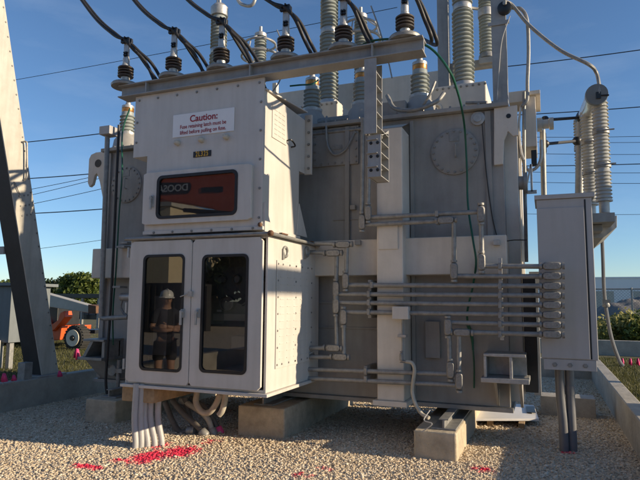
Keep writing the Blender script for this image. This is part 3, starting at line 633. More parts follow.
tag(MB().bar((-1.1,8.62,5.27),(-.58,8.62,5.27),.12,.12).box((-1.28,8.55,4.05),(-1.12,8.69,5.33)).box((-.82,8.5,5.24),(-.6,8.74,5.335)).build('arrester_bracket', STEEL, bev=.004), 'grey steel bracket arm holding the rightmost slim arrester', 'bracket')
tag(MB().box((-3.2,8.5,4.05),(-2.3,8.7,4.18)).box((-2.80,8.52,4.18),(-2.64,8.68,5.0)).build('arrester_bracket', STEEL, bev=.004), 'grey steel stand under the middle slim arrester', 'bracket')
tag(MB().box((-4.68,8.52,4.05),(-4.52,8.68,5.0)).build('arrester_bracket', STEEL, bev=.004), 'grey steel stand under the left slim arrester', 'bracket')
# tall posts
q0 = aY(446,66,8.3)
tag(MB().box((-1.42,8.4,4.06),(-1.25,8.55,7.2)).build('steel_post', STEEL, bev=.004), 'tall square steel post left of the tallest right bushing', 'post')
P5 = thing('bus_post', (-.44,7.25,4.06), 'tall grey steel post at the right tank corner with a black disc', 'post')
m = MB().box((-.53,7.18,4.06),(-.35,7.30,5.75)); m.build('post', STEEL, P5, bev=.004)
m = MB().box((-.57,7.16,5.15),(-.31,7.177,5.2)); m.build('strap', STEEL, P5, bev=.001)
q = aY(504.5,8,7.15); MB().lathe([(.085,0),(.085,.05),(.07,.06)], (q.x,7.18,q.z), (0,-1,0), 20).build('black_disc', BLACKP, P5)
def cable(name, pts, r, m, label, cat, n=8, group=None, k=10):
    return tag(MB().tube(spl(pts, k), r, n).build(name, m), label, cat, group)
cable('bus_tube', [(q.x,7.1,q.z+.04)]+PY([(513,8),(521,9),(527,20),(528.5,50),(527.5,80),(527,100),(522,106)],7.3), .022, GALV, 'grey bent conductor tube dropping from the black disc beside the post', 'conductor')
cable('bus_tube', [(q.x,7.1,q.z+.06)]+PY([(512,5),(530,26),(560,50),(588,64)],7.25)+PY([(596,72),(599,84),(599,94)],7.4), .022, GALV, 'grey conductor tube sloping from the black disc to the side arrester', 'conductor')
cable('lead_wire', PY([(510,16),(502,40),(499,70),(497,100)],7.15), .006, PVC, 'thin pale wire running down the tall right corner post', 'wire')
for i,(pts,lb) in enumerate(((((277,30),(283,45),(286,58),(280,80),(270,95)),'thin rod hanging from the left corona ring'),(((371,6),(379,28),(388,60),(392,78)),'thin rod hanging from the middle corona ring'))):
    cable('ground_rod', PY(pts,8.4), .012, GALV, lb, 'rod')
for pts, lb in ((((218,8),(218,-4)),'pale conductor riser on the left high voltage cap'),(((236,-4),(240,3),(248,6),(253,4),(256,-3)),'pale bent conductor end near the left arrester cap')):
    cable('conductor_riser', PY(pts,8.3), .03, GALVL, lb, 'conductor')

# ------------------------------------------------------------------ cable terminations on the beam and their cable pairs
def termination(loc, label):
    t = thing('cable_termination', loc, label, 'cable termination', 'cable terminations along the beam'); x, y, z = loc
    MB().lathe([(.02,0),(.165,.005),(.17,.03),(.155,.05),(.06,.075),(.055,.09)], loc, n=28).build('base_disc', GALV, t)
    MB().lathe([(.05,.08),(.055,.13),(.045,.135),(.045,.19)], loc).build('lower_collar', GALVL, t)
    pr = [(.05,.13)]
    for k in range(4): zz = .135+.035*k; pr += [(.055,zz),(.094,zz+.004),(.098,zz+.014),(.09,zz+.022),(.06,zz+.03)]
    pr.append((.05,.28)); MB().lathe(pr, loc, n=24).build('rubber_skirt', BROWN, t)
    MB().lathe([(.05,.275),(.05,.30),(.042,.31),(.042,.38),(.03,.385)], loc, n=16).build('sleeve', GALVL, t)
    pd = MB().box((x-.038,y-.012,z+.37),(x+.038,y+.012,z+.60)).build('terminal_pad', GALVL, t, bev=.003)
    MB().bolts([(x+dx,y-.012,z+dz) for dx in (-.012,.014) for dz in (.42,.45)], (0,-1,0), .012, .025).build('pad_bolts', BLACKP, pd)
    m = MB(); m.box((x-.06,y-.05,z+.575),(x+.06,y-.012,z+.64)); m.box((x-.05,y+.012,z+.58),(x+.05,y+.05,z+.65)); m.tube([(x-.03,y-.08,z+.61),(x-.03,y+.08,z+.61)],.012,6); m.tube([(x+.02,y-.08,z+.63),(x+.02,y+.08,z+.63)],.012,6); m.build('clamp', BLACKP, t, bev=.004)
    return t
xs = [aY(px,py,BYc).x for px,py in ((125,88),(173,79),(221,71),(285.5,62),(343.5,51),(405,41))]
words = ['leftmost termination, at the free left end of the beam', 'second termination from the left, above the caution sign', 'third termination from the left, before the pale capped bushing', 'fourth termination from the left, right of the left corona ring', 'fifth termination from the left, beside the middle tall bushing', 'rightmost termination, at the right end of the beam']
t0 = termination((xs[0],BYc,BZ1), 'black skirted cable '+words[0])
for x, w in zip(xs[1:], words[1:]): dup(t0, (x,BYc,BZ1), 'black skirted cable '+w)
ends = [(-5.0,7.0,4.25),(-4.3,7.0,4.25),(-3.7,7.0,4.25),(aY(312,80,7.3).x,7.25,5.02),(aY(362,75,7.3).x,7.25,5.02),(-1.475,7.25,5.02)]
nm = ['leftmost', 'second', 'third', 'fourth', 'fifth', 'rightmost']
for i, x in enumerate(xs):
    for k, dy in enumerate((-.045, .05)):
        zt = BZ1+.61; e = Vector(ends[i]); c = Vector((x,BYc+dy,zt))
        pts = [c+Vector((-2.3-.1*k,-.1,3.3)), c+Vector((-1.35-.05*k,-.05,1.55)), c+Vector((-.62-.03*k,0,.52+.03*k)), c+Vector((-.2,0,.115+.02*k)), c+Vector((.0,0,.0)), c+Vector((.10+.02*k,.05,-.12)), c+Vector((.175+.035*k,.15,-.33))+(Vector((.05,0,.05)) if i < 3 else Vector()), c+Vector((.31+.06*k,.32,-.60)) if i < 3 else c+Vector((.21+.04*k,.36,-.50)), e+Vector((.04*k-.02,-.12,.12)) if i>2 else e+Vector((0,-.3,.15)), e]
        cable('power_cable', pts, .021, RUBBER, ('black cable in front' if k == 0 else 'black cable behind')+' of the pair clamped to the %s beam termination' % nm[i], 'cable', 10, 'black cable pairs rising from the beam')
    if i in (0,1,2):
        cable('jumper_cable', [Vector((x+.03,BYc+.06,BZ1+.58)), Vector((x+.12,BYc+.25,BZ1+.36)), Vector((x+.25,BYc+.55,BZ1+.05)), Vector((x+.32,BYc+.8,BZ1-.25))], .019, RUBBER, 'short black jumper cable dropping behind the %s termination' % nm[i], 'cable', 8, 'jumper cables behind the beam')
# green wires along the beam and down the tank
cable('green_ground_wire', PY([(130,108),(124,125),(122,140)],6.9)+PY([(122,175),(119,215),(116,270),(113,310),(113,345)],6.68), .012, GREEN, 'green ground wire hanging down the left end of the tank', 'wire')
cable('green_ground_wire', PY([(290,86),(300,85),(312,84)],6.6)+PY([(318,80)],7.0), .012, GREEN, 'green ground wire stretched between fuse cabinet roof and the nearest bushing', 'wire')
cable('green_ground_wire', PY([(358,47),(372,41),(392,39),(410,41)],5.62)+PY([(423,44),(436,53),(450,72)],5.62)+PY([(457,90)],5.95)+PY([(462,110)],6.4)+PY([(465,132)],6.78)+PY([(467,170),(468,205)],6.86)+PY([(473,240),(476,262)],6.7)+PY([(473,285),(467,315)],6.8)+PY([(472,335),(473,350)],6.93), .013, GREEN, 'long green ground wire looping from the beam end down the tank front', 'wire')
cable('green_ground_wire', PY([(467,325),(472,342),(474,365),(474,388)],6.97), .010, GREEN, 'short green ground wire low on the tank beside the jacking bracket', 'wire')
cable('thin_wire', PY([(482,124),(485,160),(489,195),(494,225),(500,240)],6.96)+PY([(515,240),(527,240)],6.7), .006, RUBBER, 'thin black wire hanging from the round cap to the right corner', 'wire')
cable('black_hose', PY([(119,125),(117,170),(114,240),(111,300),(107,360),(106,385),(110,405),(116,412)],6.62), .02, RUBBER, 'thick black hose hanging down the left end of the tank', 'hose')
LP = thing('vent_pipe', (-6.5,6.62,1), 'straight grey pipe with a square cap at the left tank corner', 'pipe')
m = MB().tube([aY(107.5,135,6.62),aY(101,318,6.62)], .038, 12); m.tube(spl([aY(101,312,6.62),aY(102,318,6.62),aY(110,318,6.62),aY(128,317,6.62)],4), .035, 12); m.build('pipe', GALV, LP)
q = aY(109,132,6.62); MB().box((q.x-.1,6.52,q.z-.06),(q.x+.1,6.72,q.z+.07)).build('pipe_cap', CTRL, LP, bev=.006)
m = MB()
for px,py in ((121,247),(117,287),(124,243)): q = aY(px,py,6.64); m.box((q.x-.05,6.6,q.z-.015),(q.x+.09,6.76,q.z+.015))
m.build('clamp', GALV, LP, bev=.003)
VL = thing('drain_valve', (-6.1,6.8,.9), 'small round drain valve at the lower left of the tank', 'valve')
q = aY(113,370,6.75); MB().lathe([(.08,0),(.08,.03),(.05,.035),(.05,.25)], (q.x,6.72,q.z), (0,1,0), 16).build('flange', GALV, VL)
m = MB(); m.box((q.x+.07,6.7,q.z-.03),(q.x+.2,6.95,q.z+.03)); m.tube([(q.x+.1,6.75,q.z-.25),(q.x+.1,6.75,q.z+.15)], .03, 10); m.build('valve_body', GALV, VL)
VM = thing('sampling_valve', (-6.0,6.8,1.8), 'pale valve and bent tube between hose and door cabinet', 'valve')
q = aY(128,297,6.75); MB().lathe([(.06,0),(.06,.25)], (q.x-.12,6.75,q.z), (1,0,0), 14).build('valve_body', GALVL, VM)
m = MB().tube(spl(PY([(122,300),(121,308),(126,315),(133,316)],6.75),5), .018, 8); m.build('tube', GALV, VM)

# ------------------------------------------------------------------ conduits on the tank front
CYD = 6.55
def condulet(mb, p, d, L=.19, w=.072):
    d = Vector(d).normalized(); a = Vector(p)-d*L/2; b = Vector(p)+d*L/2; k = w/.072
    mb.tube([a, a+d*.010*k, a+d*.032*k, b-d*.032*k, b-d*.010*k, b], [.022*k,.036*k,.044*k,.044*k,.036*k,.022*k], 14)
    mb.tube([a-d*.03*k, a-d*.005], w*.52, 12); mb.tube([b+d*.005, b+d*.03*k], w*.52, 12)
def conduit(label, runs, fits, r=.027, Y=CYD, clamps=()):
    t = thing('conduit', aY(*runs[0][0],Y), label, 'conduit', 'grey steel conduits on the tank front')
    m = MB()
    for rn in runs: m.tube(PY(rn, Y), r, 12)
    m.build('pipe', GALV, t)
    for px, py, d in fits:
        mm = MB(); mm_ = {'h':(1,0,0),'v':(0,0,1)}[d]; condulet(mm, aY(px,py,Y-.012), mm_); f = mm.build('elbow_fitting', CAST, t)
        q = aY(px,py,Y-.052); dw, dh = (.082,.032) if d == 'h' else (.032,.082)
        lo = rrect(q.x-dw,q.x+dw,q.z-dh,q.z+dh,.0315,Y-.056); MB().prism(lo,(0,.012,0)).bolts([Vector((q.x+(.06 if d == 'h' else 0)*e,Y-.056,q.z+(.06 if d == 'v' else 0)*e)) for e in (-1,1)],(0,-1,0),.006,.005).build('cover_plate', CAST, f, bev=.003)
    for px, py in clamps:
        q = aY(px,py,Y); MB().box((q.x-.018,Y-.035,q.z-.035),(q.x+.018,Y+.12,q.z+.035)).build('clamp', GALV, t, bev=.003)
    return t
conduit('conduit rising beside the beam column then running right to the topmost cabinet fitting', [((370,110),(368,212)),((368,217.5),(478,212)),((481,214),(482,262)),((482,266),(546,266.5))], [(368,213,'v'),(481,214,'v'),(481.5,262,'v'),(552,266,'h')], clamps=[(437,214),(500,266)])
conduit('conduit rising beside the beam column that drops to the second cabinet fitting', [((363,118),(362,220)),((362,225),(440,221)),((440,220),(452,220)),((454,222),(454,272)),((455,276),(546,276.5))], [(362,222,'v'),(446,220,'h'),(454,271,'v'),(552,276,'h')], clamps=[(437,221)])
conduit('conduit from the door cabinet side stepping down to the third cabinet fitting', [((300,243),(342,244)),((347,246),(346,282)),((346,285),(546,286))], [(343,244.5,'h'),(345.5,281,'v'),(552,286,'h')], clamps=[(372,285),(500,286)])
conduit('conduit from the door cabinet side stepping down to the fourth cabinet fitting', [((300,252),(334,253)),((337,255),(336,290)),((336,294),(546,295.5))], [(333,253,'h'),(336,289,'v'),(552,295.5,'h')], clamps=[(369,294),(500,295.5)])
conduit('conduit from low by the door cabinet stepping up to the fifth cabinet fitting', [((300,348),(330,348)),((337,347),(336,306)),((336,302.5),(546,305))], [(333,348,'h'),(336,306,'v'),(552,305,'h')], clamps=[(369,302.5),(500,305)])
conduit('conduit through the white junction box to the sixth cabinet fitting', [((300,357),(338,357)),((344,355),(343.5,315)),((343.5,312),(546,315))], [(340,357,'h'),(343.5,317,'v'),(552,315,'h')], clamps=[(369,312),(500,315)])
conduit('long low conduit along the tank bottom rising to the seventh cabinet fitting', [((300,369),(448,374)),((450,372),(449,325)),((449,322.5),(546,325))], [(450.5,370,'v'),(448,327,'v'),(552,325,'h')], clamps=[(366,371),(500,324)])
conduit('lowest conduit along the tank bottom rising to the lowest cabinet fitting', [((300,378),(456,385)),((459,382),(459,334)),((459,332),(546,334.5))], [(459,381,'v'),(462,332.5,'h'),(552,334.5,'h')], clamps=[(366,379),(500,334)])
CS = thing('conduit_strut', (-.45,6.6,1.5), 'grey vertical strut clamping eight conduits near the tank corner', 'strut')
m = MB(); q0, q1 = aY(500,258,6.6), aY(501,340,6.6); m.box((q0.x-.02,6.58,q1.z),(q0.x+.02,6.66,q0.z)); m.build('channel', GALVL, CS, bev=.002)
m = MB(); q0, q1 = aY(370,280,6.6), aY(370,318,6.6); m.box((q0.x-.02,6.58,q1.z),(q0.x+.02,6.98,q0.z)); tag(m.build('conduit_strut', GALV, bev=.002), 'grey vertical strut clamping the middle conduits left of the junction box', 'strut')
m = MB(); q0, q1 = aY(366,366,6.6), aY(366,382,6.6); m.box((q0.x-.02,6.58,q1.z),(q0.x+.02,6.98,q0.z)); tag(m.build('conduit_strut', GALV, bev=.002), 'small grey strut clamping the two low conduits', 'strut')
q0, q1 = aY(392,306.5,6.47), aY(408.5,319.5,6.47)
tag(MB().box((q0.x,6.47,q1.z),(q1.x,6.59,q0.z)).build('junction_box', CAB, bev=.008), 'pale square junction box on the sixth conduit', 'junction box')
FH = thing('flexible_conduit', aY(402,340,6.5), 'thin pipe and flexible hose from the junction box to the skid rail', 'conduit')
m = MB().tube(PY([(402.5,318),(402.5,360)],6.53), .013, 10); m.build('pipe', GALV, FH)
m = MB(); condulet(m, aY(401.5,357,6.52), (0,0,1), .10, .04); p = aY(407,362,6.52); m.tube([aY(402,361,6.52), p], .018, 8); m.build('elbow_fitting', CAST, FH, bev=.006)
m = MB().tube(spl(PY([(406,361.5),(412,363),(414.5,370),(413,382),(412.5,393)],6.5)+PY([(416,405),(422,414)],6.45)+PY([(429,418)],6.4),8), .021, 12); m.build('hose', HOSE, FH)
q = aY(402,336,6.53); MB().box((q.x-.05,6.51,q.z-.015),(q.x+.05,6.62,q.z+.015)).build('clamp', GALVL, FH, bev=.002)

# ------------------------------------------------------------------ control cabinet at the right with its two riser conduits
K_ = thing('control_cabinet', (.22,7.1,1), 'tall dark grey control cabinet where all the horizontal conduits end', 'cabinet')
kx0, kx1, ky0, ky1, kz0, kz1 = -.06, .50, 6.72, 7.35, 1.05, 2.80
MB().box((kx0,ky0,kz0),(kx1,ky1,kz1)).build('body', CTRL, K_, bev=.006)
m = MB().prism([(kx0-.02,ky0-.02,kz1+.002),(kx1+.03,ky0-.02,kz1+.002),(kx1+.03,ky1+.02,kz1+.002),(kx0-.02,ky1+.02,kz1+.002)], (0,0,.05)); m.build('roof', CTRL, K_, bev=.004)
m = MB(); m.box((kx1-.075,ky0-.004,kz0+.01),(kx1-.06,ky0+.001,kz1-.02)); m.build('door_gap', BLACKP, K_)
m = MB(); m.box((kx0,ky0-.012,kz0+.01),(kx1-.08,ky0-.001,kz1-.10)); m.build('door', CTRL, K_, bev=.003)
m = MB(); m.box((kx0+.02,ky0+.0,kz0-.115),(kx1-.02,ky0+.03,kz0-.002)); m.box((kx0+.02,ky1-.03,kz0-.115),(kx1-.02,ky1,kz0-.002)); b_ = m.build('base_frame', CTRL, K_, bev=.003)
MB().bolts([(x,ky0,kz0-.06) for x in (.07,.22,.37)], (0,-1,0), .018, .012).build('base_bolts', GALV, b_)
m = MB()
for py in (266,276,286,295.5,305,315,325,334.5):
    q = aY(556,py,6.6); m.bar((q.x,6.55,q.z),(q.x,ky0-.01,q.z),.035,.035)
m.build('conduit_entry', CAST, K_)
RC = thing('riser_conduits', (.14,7.1,0), 'dark grey pvc riser pipe, left of the pair under the control cabinet', 'conduit', 'riser pipes under the control cabinet')
p0 = aZ(564.5,451,0); p1 = aZ(573,451,0)
MB().tube(spl([(p0.x,p0.y,-.05),(p0.x-.004,p0.y,.3),(p0.x-.02,p0.y,.6),(p0.x-.022,p0.y,1.02)]), .05, 14).build('pipe', PVCD, RC)
RC2 = thing('riser_conduits', (.2,7.1,0), 'dark grey pvc riser pipe, right of the pair under the control cabinet', 'conduit', 'riser pipes under the control cabinet')
MB().tube([(p1.x,p1.y,-.05),(p1.x-.004,p1.y,.3),(p1.x-.01,p1.y,1.02)], .05, 14).build('pipe', PVCD, RC2)
MB().lathe([(.055,0),(.055,.1)], (p1.x-.006,p1.y,.62)).build('coupling', PVCD, RC2)
for r_ in (RC, RC2): r_.name = 'riser_conduit'
tag(MB().box((-.12,9.2,0),(.62,9.6,.28)).box((-.05,9.19,.05),(.0,9.2,.1)).build('concrete_plinth', CONCW, bev=.01), 'low grey concrete plinth standing on gravel behind the control cabinet', 'plinth')

# ------------------------------------------------------------------ equipment at the right tank end
EB = thing('terminal_box', aY(531,115,7.6), 'pale narrow equipment box with overhanging roof at the right tank end', 'box')
q0, q1 = aY(523,98,7.6), aY(537,147,7.6); MB().box((q0.x,7.55,q1.z),(q1.x,8.2,q0.z)).build('body', TANKL, EB, bev=.006); MB().box((q0.x-.03,7.5,q0.z),(q1.x+.06,8.25,q0.z+.05)).build('roof', TANKL, EB, bev=.004)
tag(MB().box(aY(509,103,7.4),aY(526,90,7.4)+Vector((0,.4,0))).build('instrument_box', TANKL, bev=.006), 'small pale instrument box beside the right corner post', 'box')
tag(MB().tube([aY(524,92,7.35),aY(524,150,7.35),aY(526.5,262,7.35)], .022, 10).build('vertical_pipe', GALV), 'thin vertical pipe along the right tank end', 'pipe')
cable('corner_wire', PY([(521,106),(519,125),(521,150),(524,160)],7.32), .014, GALVL, 'pale wire curving behind the right corner hook', 'wire')
RS = thing('radiator_valve', aY(520,183,7.3), 'grey flanged pipe stub with pale frame at the right tank end', 'pipe')
MB().tube([aY(507,183,7.25),aY(525,183,7.25)], .085, 16).build('stub', TANK, RS); MB().lathe([(.13,0),(.13,.04)], aY(524,183,7.25),(1,0,0),18).build('flange', GALV, RS)
m = MB(); q = aY(533,180,7.4); m.box((q.x-.03,7.38,q.z-.15),(q.x-.005,7.42,q.z+.2)); m.box((q.x-.1,7.38,q.z-.17),(q.x+.04,7.42,q.z-.13)); m.prism([(q.x-.1,7.38,q.z-.13),(q.x-.08,7.38,q.z-.13),(q.x-.01,7.38,q.z+.2),(q.x-.03,7.38,q.z+.2)],(0,.04,0)); m.build('frame', GALVL, RS, bev=.002)
m = MB(); q = aY(527,112,7.8); 
BS = thing('side_bushing', aY(540,118,7.7), 'pale horizontal bushing with white ring tube at the right tank end', 'bushing')
q = aY(537,125,7.7); MB().lathe([(.09,0),(.09,.06),(.06,.07),(.06,.14),(.08,.15),(.08,.2)], (q.x,7.7,q.z), (1,0,0), 18).build('porcelain', PORCL, BS)
m = MB().tube(spl(PY([(541,140),(541,158),(536,168),(528,170),(523,160),(522,146)],7.6),6), .02, 8); m.build('ring_tube', GALVL, BS); MB().box(aY(531,150,7.6),aY(537,165,7.6)+Vector((0,.08,0))).build('clamp', BLACKP, BS, bev=.006)
tag(MB().box((-.22,9.1,1.95),(.6,9.25,2.12)).box((-.2,9.1,.3),(-.1,9.25,1.95)).build('far_frame', STEEL, bev=.004), 'dark steel frame seen in the gap before the control cabinet', 'frame')
tag(MB().tube([aY(542.5,130,8.0),aY(543,205,8.0)-Vector((0,0,1.3))], .036, 12).build('support_pole', GALV), 'slim vertical pole rising behind the control cabinet roof', 'pole')

# arrester group on its bracket, right of the control cabinet
AY = 8.2
def s_arr(px0, pyb, pyt, Y, lab, r=.10):
    b = aY(px0,pyb,Y); tp = aY(px0-3,pyt,Y); Ht = tp.z-b.z
    t = thing('side_arrester', b, lab, 'surge arrester', 'pale ribbed arresters behind the control cabinet')
    for nm_, z0, z1 in (('lower_unit',0,.31),('middle_unit',.35,.64),('upper_unit',.68,.98)):
        m = MB(); ribbed(m, b, z0*Ht, z1*Ht, r*.82, r, .045, 18); m.build(nm_, PORCL, t)
    m = MB(); m.lathe([(r,0.31*Ht),(r,.35*Ht)], b); m.lathe([(r,0.64*Ht),(r,.68*Ht)], b); m.tube([b+Vector((-.06,-r,.33*Ht)),b+Vector((.14,-r,.33*Ht))],.01,6); m.tube([b+Vector((-.06,-r,.66*Ht)),b+Vector((.14,-r,.66*Ht))],.01,6); m.build('joint_band', GALV, t)
    MB().lathe([(.06,-.16),(.06,-.02),(r,-.02),(r,0)], b).build('base', GALVL, t)
    MB().lathe([(r*.9,.98*Ht),(r*.9,Ht),(.03,Ht+.02),(.03,Ht+.1)], b).build('cap', GALV, t)
    return t
s_arr(604,200,98,7.6,'nearest pale ribbed arrester at the right, top joined to a conductor tube',.098)
s_arr(591,204,112,8.5,'middle pale ribbed arrester half hidden behind the nearest one',.098)
s_arr(583.5,206,120,9.4,'farthest pale ribbed arrester, hardly showing behind the other two',.10)
TB = thing('bus_tube_insulator', aY(597,90,7.5), 'fat pale cylinder lying level above the arresters with dark ends', 'insulator')
p0, p1 = aY(596.5,95,7.45), aY(586,118,9.3); ax = p1-p0
MB().lathe([(.115,0),(.12,.02),(.12,.5),(.125,.9),(.125,ax.length)], p0, ax, 22).build('cylinder', PORCL, TB)
MB().lathe([(.05,-.06),(.125,-.055),(.13,-.02),(.13,.03),(.12,.035)], p0, ax, 22).build('end_cap', SHADEG, TB); MB().lathe([(.13,-.05),(.15,.0),(.15,.1),(.13,.12)], p1, ax, 18).build('end_cap', BLACKP, TB)
m = MB().tube([aY(597,96,7.4),aY(609,95,7.4)], .012, 8); m.box(aY(596,92,7.38),aY(601,98,7.38)+Vector((0,.05,0))); m.build('clamp', BLACKP, TB)
for (x0,y0,x1,y1,lb) in ((545,120,581,117.5,'dark rod conductor from the side bushing to the arrester head'),(545,144,577,141,'dark rod conductor below the upper one beside the arresters')):
    t = thing('rod_conductor', aY(x0,y0,8.6), lb, 'conductor'); a, b = aY(x0,y0,8.3), aY(x1,y1,9.0)
    MB().tube([a,b], .022, 8).build('rod', WIREM, t); m = MB(); m.ball(a,.06,10); m.ball(b,.07,10); m.build('end_fitting', BLACKP, t)
tag(MB().torus(aY(545,143,8.25),(1,0,0),.13,.018).build('grading_ring', BLACKP), 'small dark ring around the lower rod conductor', 'ring')
t = thing('insulator_column', aY(578,200,9.2), 'slim grey post with ribs left of the pale arresters', 'post'); a = aY(579,206,9.2); b = aY(580.5,122,9.2)
MB().tube([a,b], .06, 12).build('post', GALV, t); MB().torus(a+Vector((-.06,0,.06)),(0,1,0),.05,.012).build('ring', BLACKP, t)
AB = thing('arrester_shelf', (.8,8,2.5), 'grey steel shelf bracket holding the three pale arresters', 'bracket')
m = MB(); q0 = aY(603,202,7.4); 
m.box((q0.x-.20,7.4,q0.z-.24),(q0.x+.12,9.6,q0.z-.13)); m.box((q0.x-.35,7.6,q0.z-.32),(q0.x+.0,9.6,q0.z-.245)); m.build('upper_plate', STEEL, AB, bev=.004)
m = MB(); q1 = aY(616,216,7.9); m.prism([aY(592,238,7.9),aY(603,238,7.9),aY(617,227,7.9),aY(617,215.5,7.9),aY(592,216,7.9)], (0,1.6,0)); m.build('lower_plate', GALVL, AB, bev=.004)
cable('ground_lead', PY([(602,236),(603,262),(604,290),(607,315),(612,340),(619,360),(623,366)],9.6), .026, PVCD, 'long grey ground lead pipe hanging from the shelf to the grass', 'pipe')
PCb = aY(606,305,9.6); tag(MB().lathe([(.05,-.03),(.06,0),(.05,.03)],PCb).box(PCb-Vector((.05,.03,.0)),PCb+Vector((.06,.03,.08))).build('pipe_clamp', GALV), 'small clamp on the hanging ground lead pipe', 'clamp')

# ------------------------------------------------------------------ conduits and hoses under the door cabinet
for i,(px,pt,lb) in enumerate(((135.5,136,'first'),(141,142,'second'),(147,145.5,'third'),(154,151.5,'fourth'),(161,159,'fifth'))):
    g = aZ(px,448,0); g.y += .02*i; tp = aY(pt,400,g.y+.03); x1 = tp.x
    tag(MB().tube(spl([(g.x-.012*i,g.y-.01,-.05),(g.x-.014*i,g.y,.06),(x1,g.y+.02,.32),(x1,g.y+.03,.70)],6), .036, 14).build('riser_conduit', PVC), '%s grey pvc riser pipe from the left under the door cabinet' % lb, 'conduit', 'riser pipes under the door cabinet')
hl = [((172,400),(182,412),(196,425),(203,436)),((180,400),(195,408),(207,418),(212,431)),((190,398),(205,408),(213,420),(218,434)),((165,402),(172,420),(180,432),(190,437)),((185,398),(188,412),(193,424),(200,431))]
for i, pts in enumerate(hl):
    P = PY(pts, 6.15+.1*(i % 3)); P[-1].z = max(.03, P[-1].z)
    t = thing('flexible_hose', P[-1], ['flexible grey hose ending in a capped fitting, lowest of the bundle', 'flexible grey hose second in the shaded bundle', 'flexible hose with red paint on its end cap', 'flexible hose curling low beside the riser pipes', 'flexible hose in the middle of the shaded bundle'][i], 'hose', 'shaded hoses under the door cabinet')
    MB().tube(spl(P,8), .036, 12).build('hose', HOSE if i in (1,) else HOSED, t)
    d = (P[-1]-P[-2]).normalized(); MB().lathe([(.055,0),(.06,.01),(.06,.08),(.05,.1)], P[-1]-d*.03, d, 14).build('end_cap', PINK if i in (2,) else GALV, t)
cable('hanging_hose', PY([(197,392),(196,402),(200,410),(205,413),(211,411),(217,402),(220,394)],6.0), .036, HOSE, 'beige hose hanging in a U below the door cabinet floor', 'hose', 12)
cable('hanging_hose', PY([(226,392),(224.5,402),(222,411),(219,415)],5.9), .036, HOSE, 'short cut beige hose hanging down below the door cabinet', 'hose', 12)

# ------------------------------------------------------------------ steel tower leg, left, and the cabinet behind it
LX = -7.5
LG = thing('tower_leg', aX(40,380,LX), 'leaning tapered steel tower leg at the left with a sunlit face', 'tower leg')
pts_r = [(4.0,0),(58,375)]; pf = [(0,85),(30,380)]
def legpt(py, side):
    # right (far) edge and near edge of the wide face, on the plane X = LX
    if side: x = 4+54*py/375.0
    else: x = -19.5+.16*py
    return aX(x, py, LX)
tR, bR, tL, bL = legpt(-130,1), legpt(378,1), legpt(-130,0), legpt(382,0)
bR.z = bL.z = .449
m = MB(); W_ = .36
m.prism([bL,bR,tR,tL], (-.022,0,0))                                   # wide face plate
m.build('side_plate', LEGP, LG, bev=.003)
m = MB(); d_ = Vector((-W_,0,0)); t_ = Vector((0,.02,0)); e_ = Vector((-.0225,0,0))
m.prism([bL+e_,bL+d_,tL+d_,tL+e_], (0,.022,0)); m.prism([bR+e_-t_,bR+d_-t_,tR+d_-t_,tR+e_-t_], (0,.02,0)); m.build('web_plate', DARKST_SHADE, LG, bev=.003)  # shaded open side of the leg, its darkness put into the plate colour
def lpt(u, v): a = bL.lerp(tL,u); b = bR.lerp(tR,u); return a.lerp(b,v)
m = MB().bolts([lpt(u,v) for u in np.arange(.02,1,.028) for v in (.92,)]+[lpt(.34+du,v) for du in (0,.02,.04) for v in (.3,.55,.75)], (1,0,0), .011, .01); m.build('leg_bolts', GALV, LG)
m = MB(); q = lpt(.27,.0); m.box((LX-.9,q.y-.02,q.z-.05),(LX-W_-.003,q.y+.03,q.z+.07)); m.build('cross_brace', STEEL, LG, bev=.003)
q = aX(44,375,LX); m = MB().box((LX-.4,bL.y-.12,.422),(LX+.07,bR.y+.10,.447)); m.build('foot_plate', STEEL, LG, bev=.004)
m = MB(); m.tube(spl([aX(22,142,LX+.01),aX(26.5,142,LX+.06),aX(27,150,LX+.06),aX(27,175,LX+.06),aX(24,180,LX+.02)],5), .014, 8); m.tube(spl([aX(20,195,LX+.02),aX(14,182,LX+.03),aX(12,190,LX+.03)],4), .008, 6); m.build('loop_rung', GALV, LG)
EC = thing('equipment_cabinet', (-9.3,8.3,.2), 'pale grey box with overhanging roof behind the steel leg', 'cabinet')
c0 = aY(-60,286,8.6); c1 = aY(12,286,8.6)
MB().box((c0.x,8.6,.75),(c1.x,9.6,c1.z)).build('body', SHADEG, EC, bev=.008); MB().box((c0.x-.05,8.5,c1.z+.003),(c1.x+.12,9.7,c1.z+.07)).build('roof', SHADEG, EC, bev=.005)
m = MB()
for x in (c1.x-.06,c1.x-.35,c1.x-.65): m.box((x-.05,8.65,.2),(x+.05,8.75,.74))
m.build('leg', GALV, EC, bev=.003)
m = MB()
for k in range(4): x = c1.x-.2-.09*k; m.tube([(x,8.55,.15),(x,8.55,.8)], .032, 10)
m.build('riser_pipe', PVC, EC)
tag(MB().box(aX(24,381,-7.45)+Vector((-.15,0,0)),aX(33,362,-7.45)).build('valve_box', GALV, bev=.006), 'small grey box on the wall top at the foot of the leg', 'box')

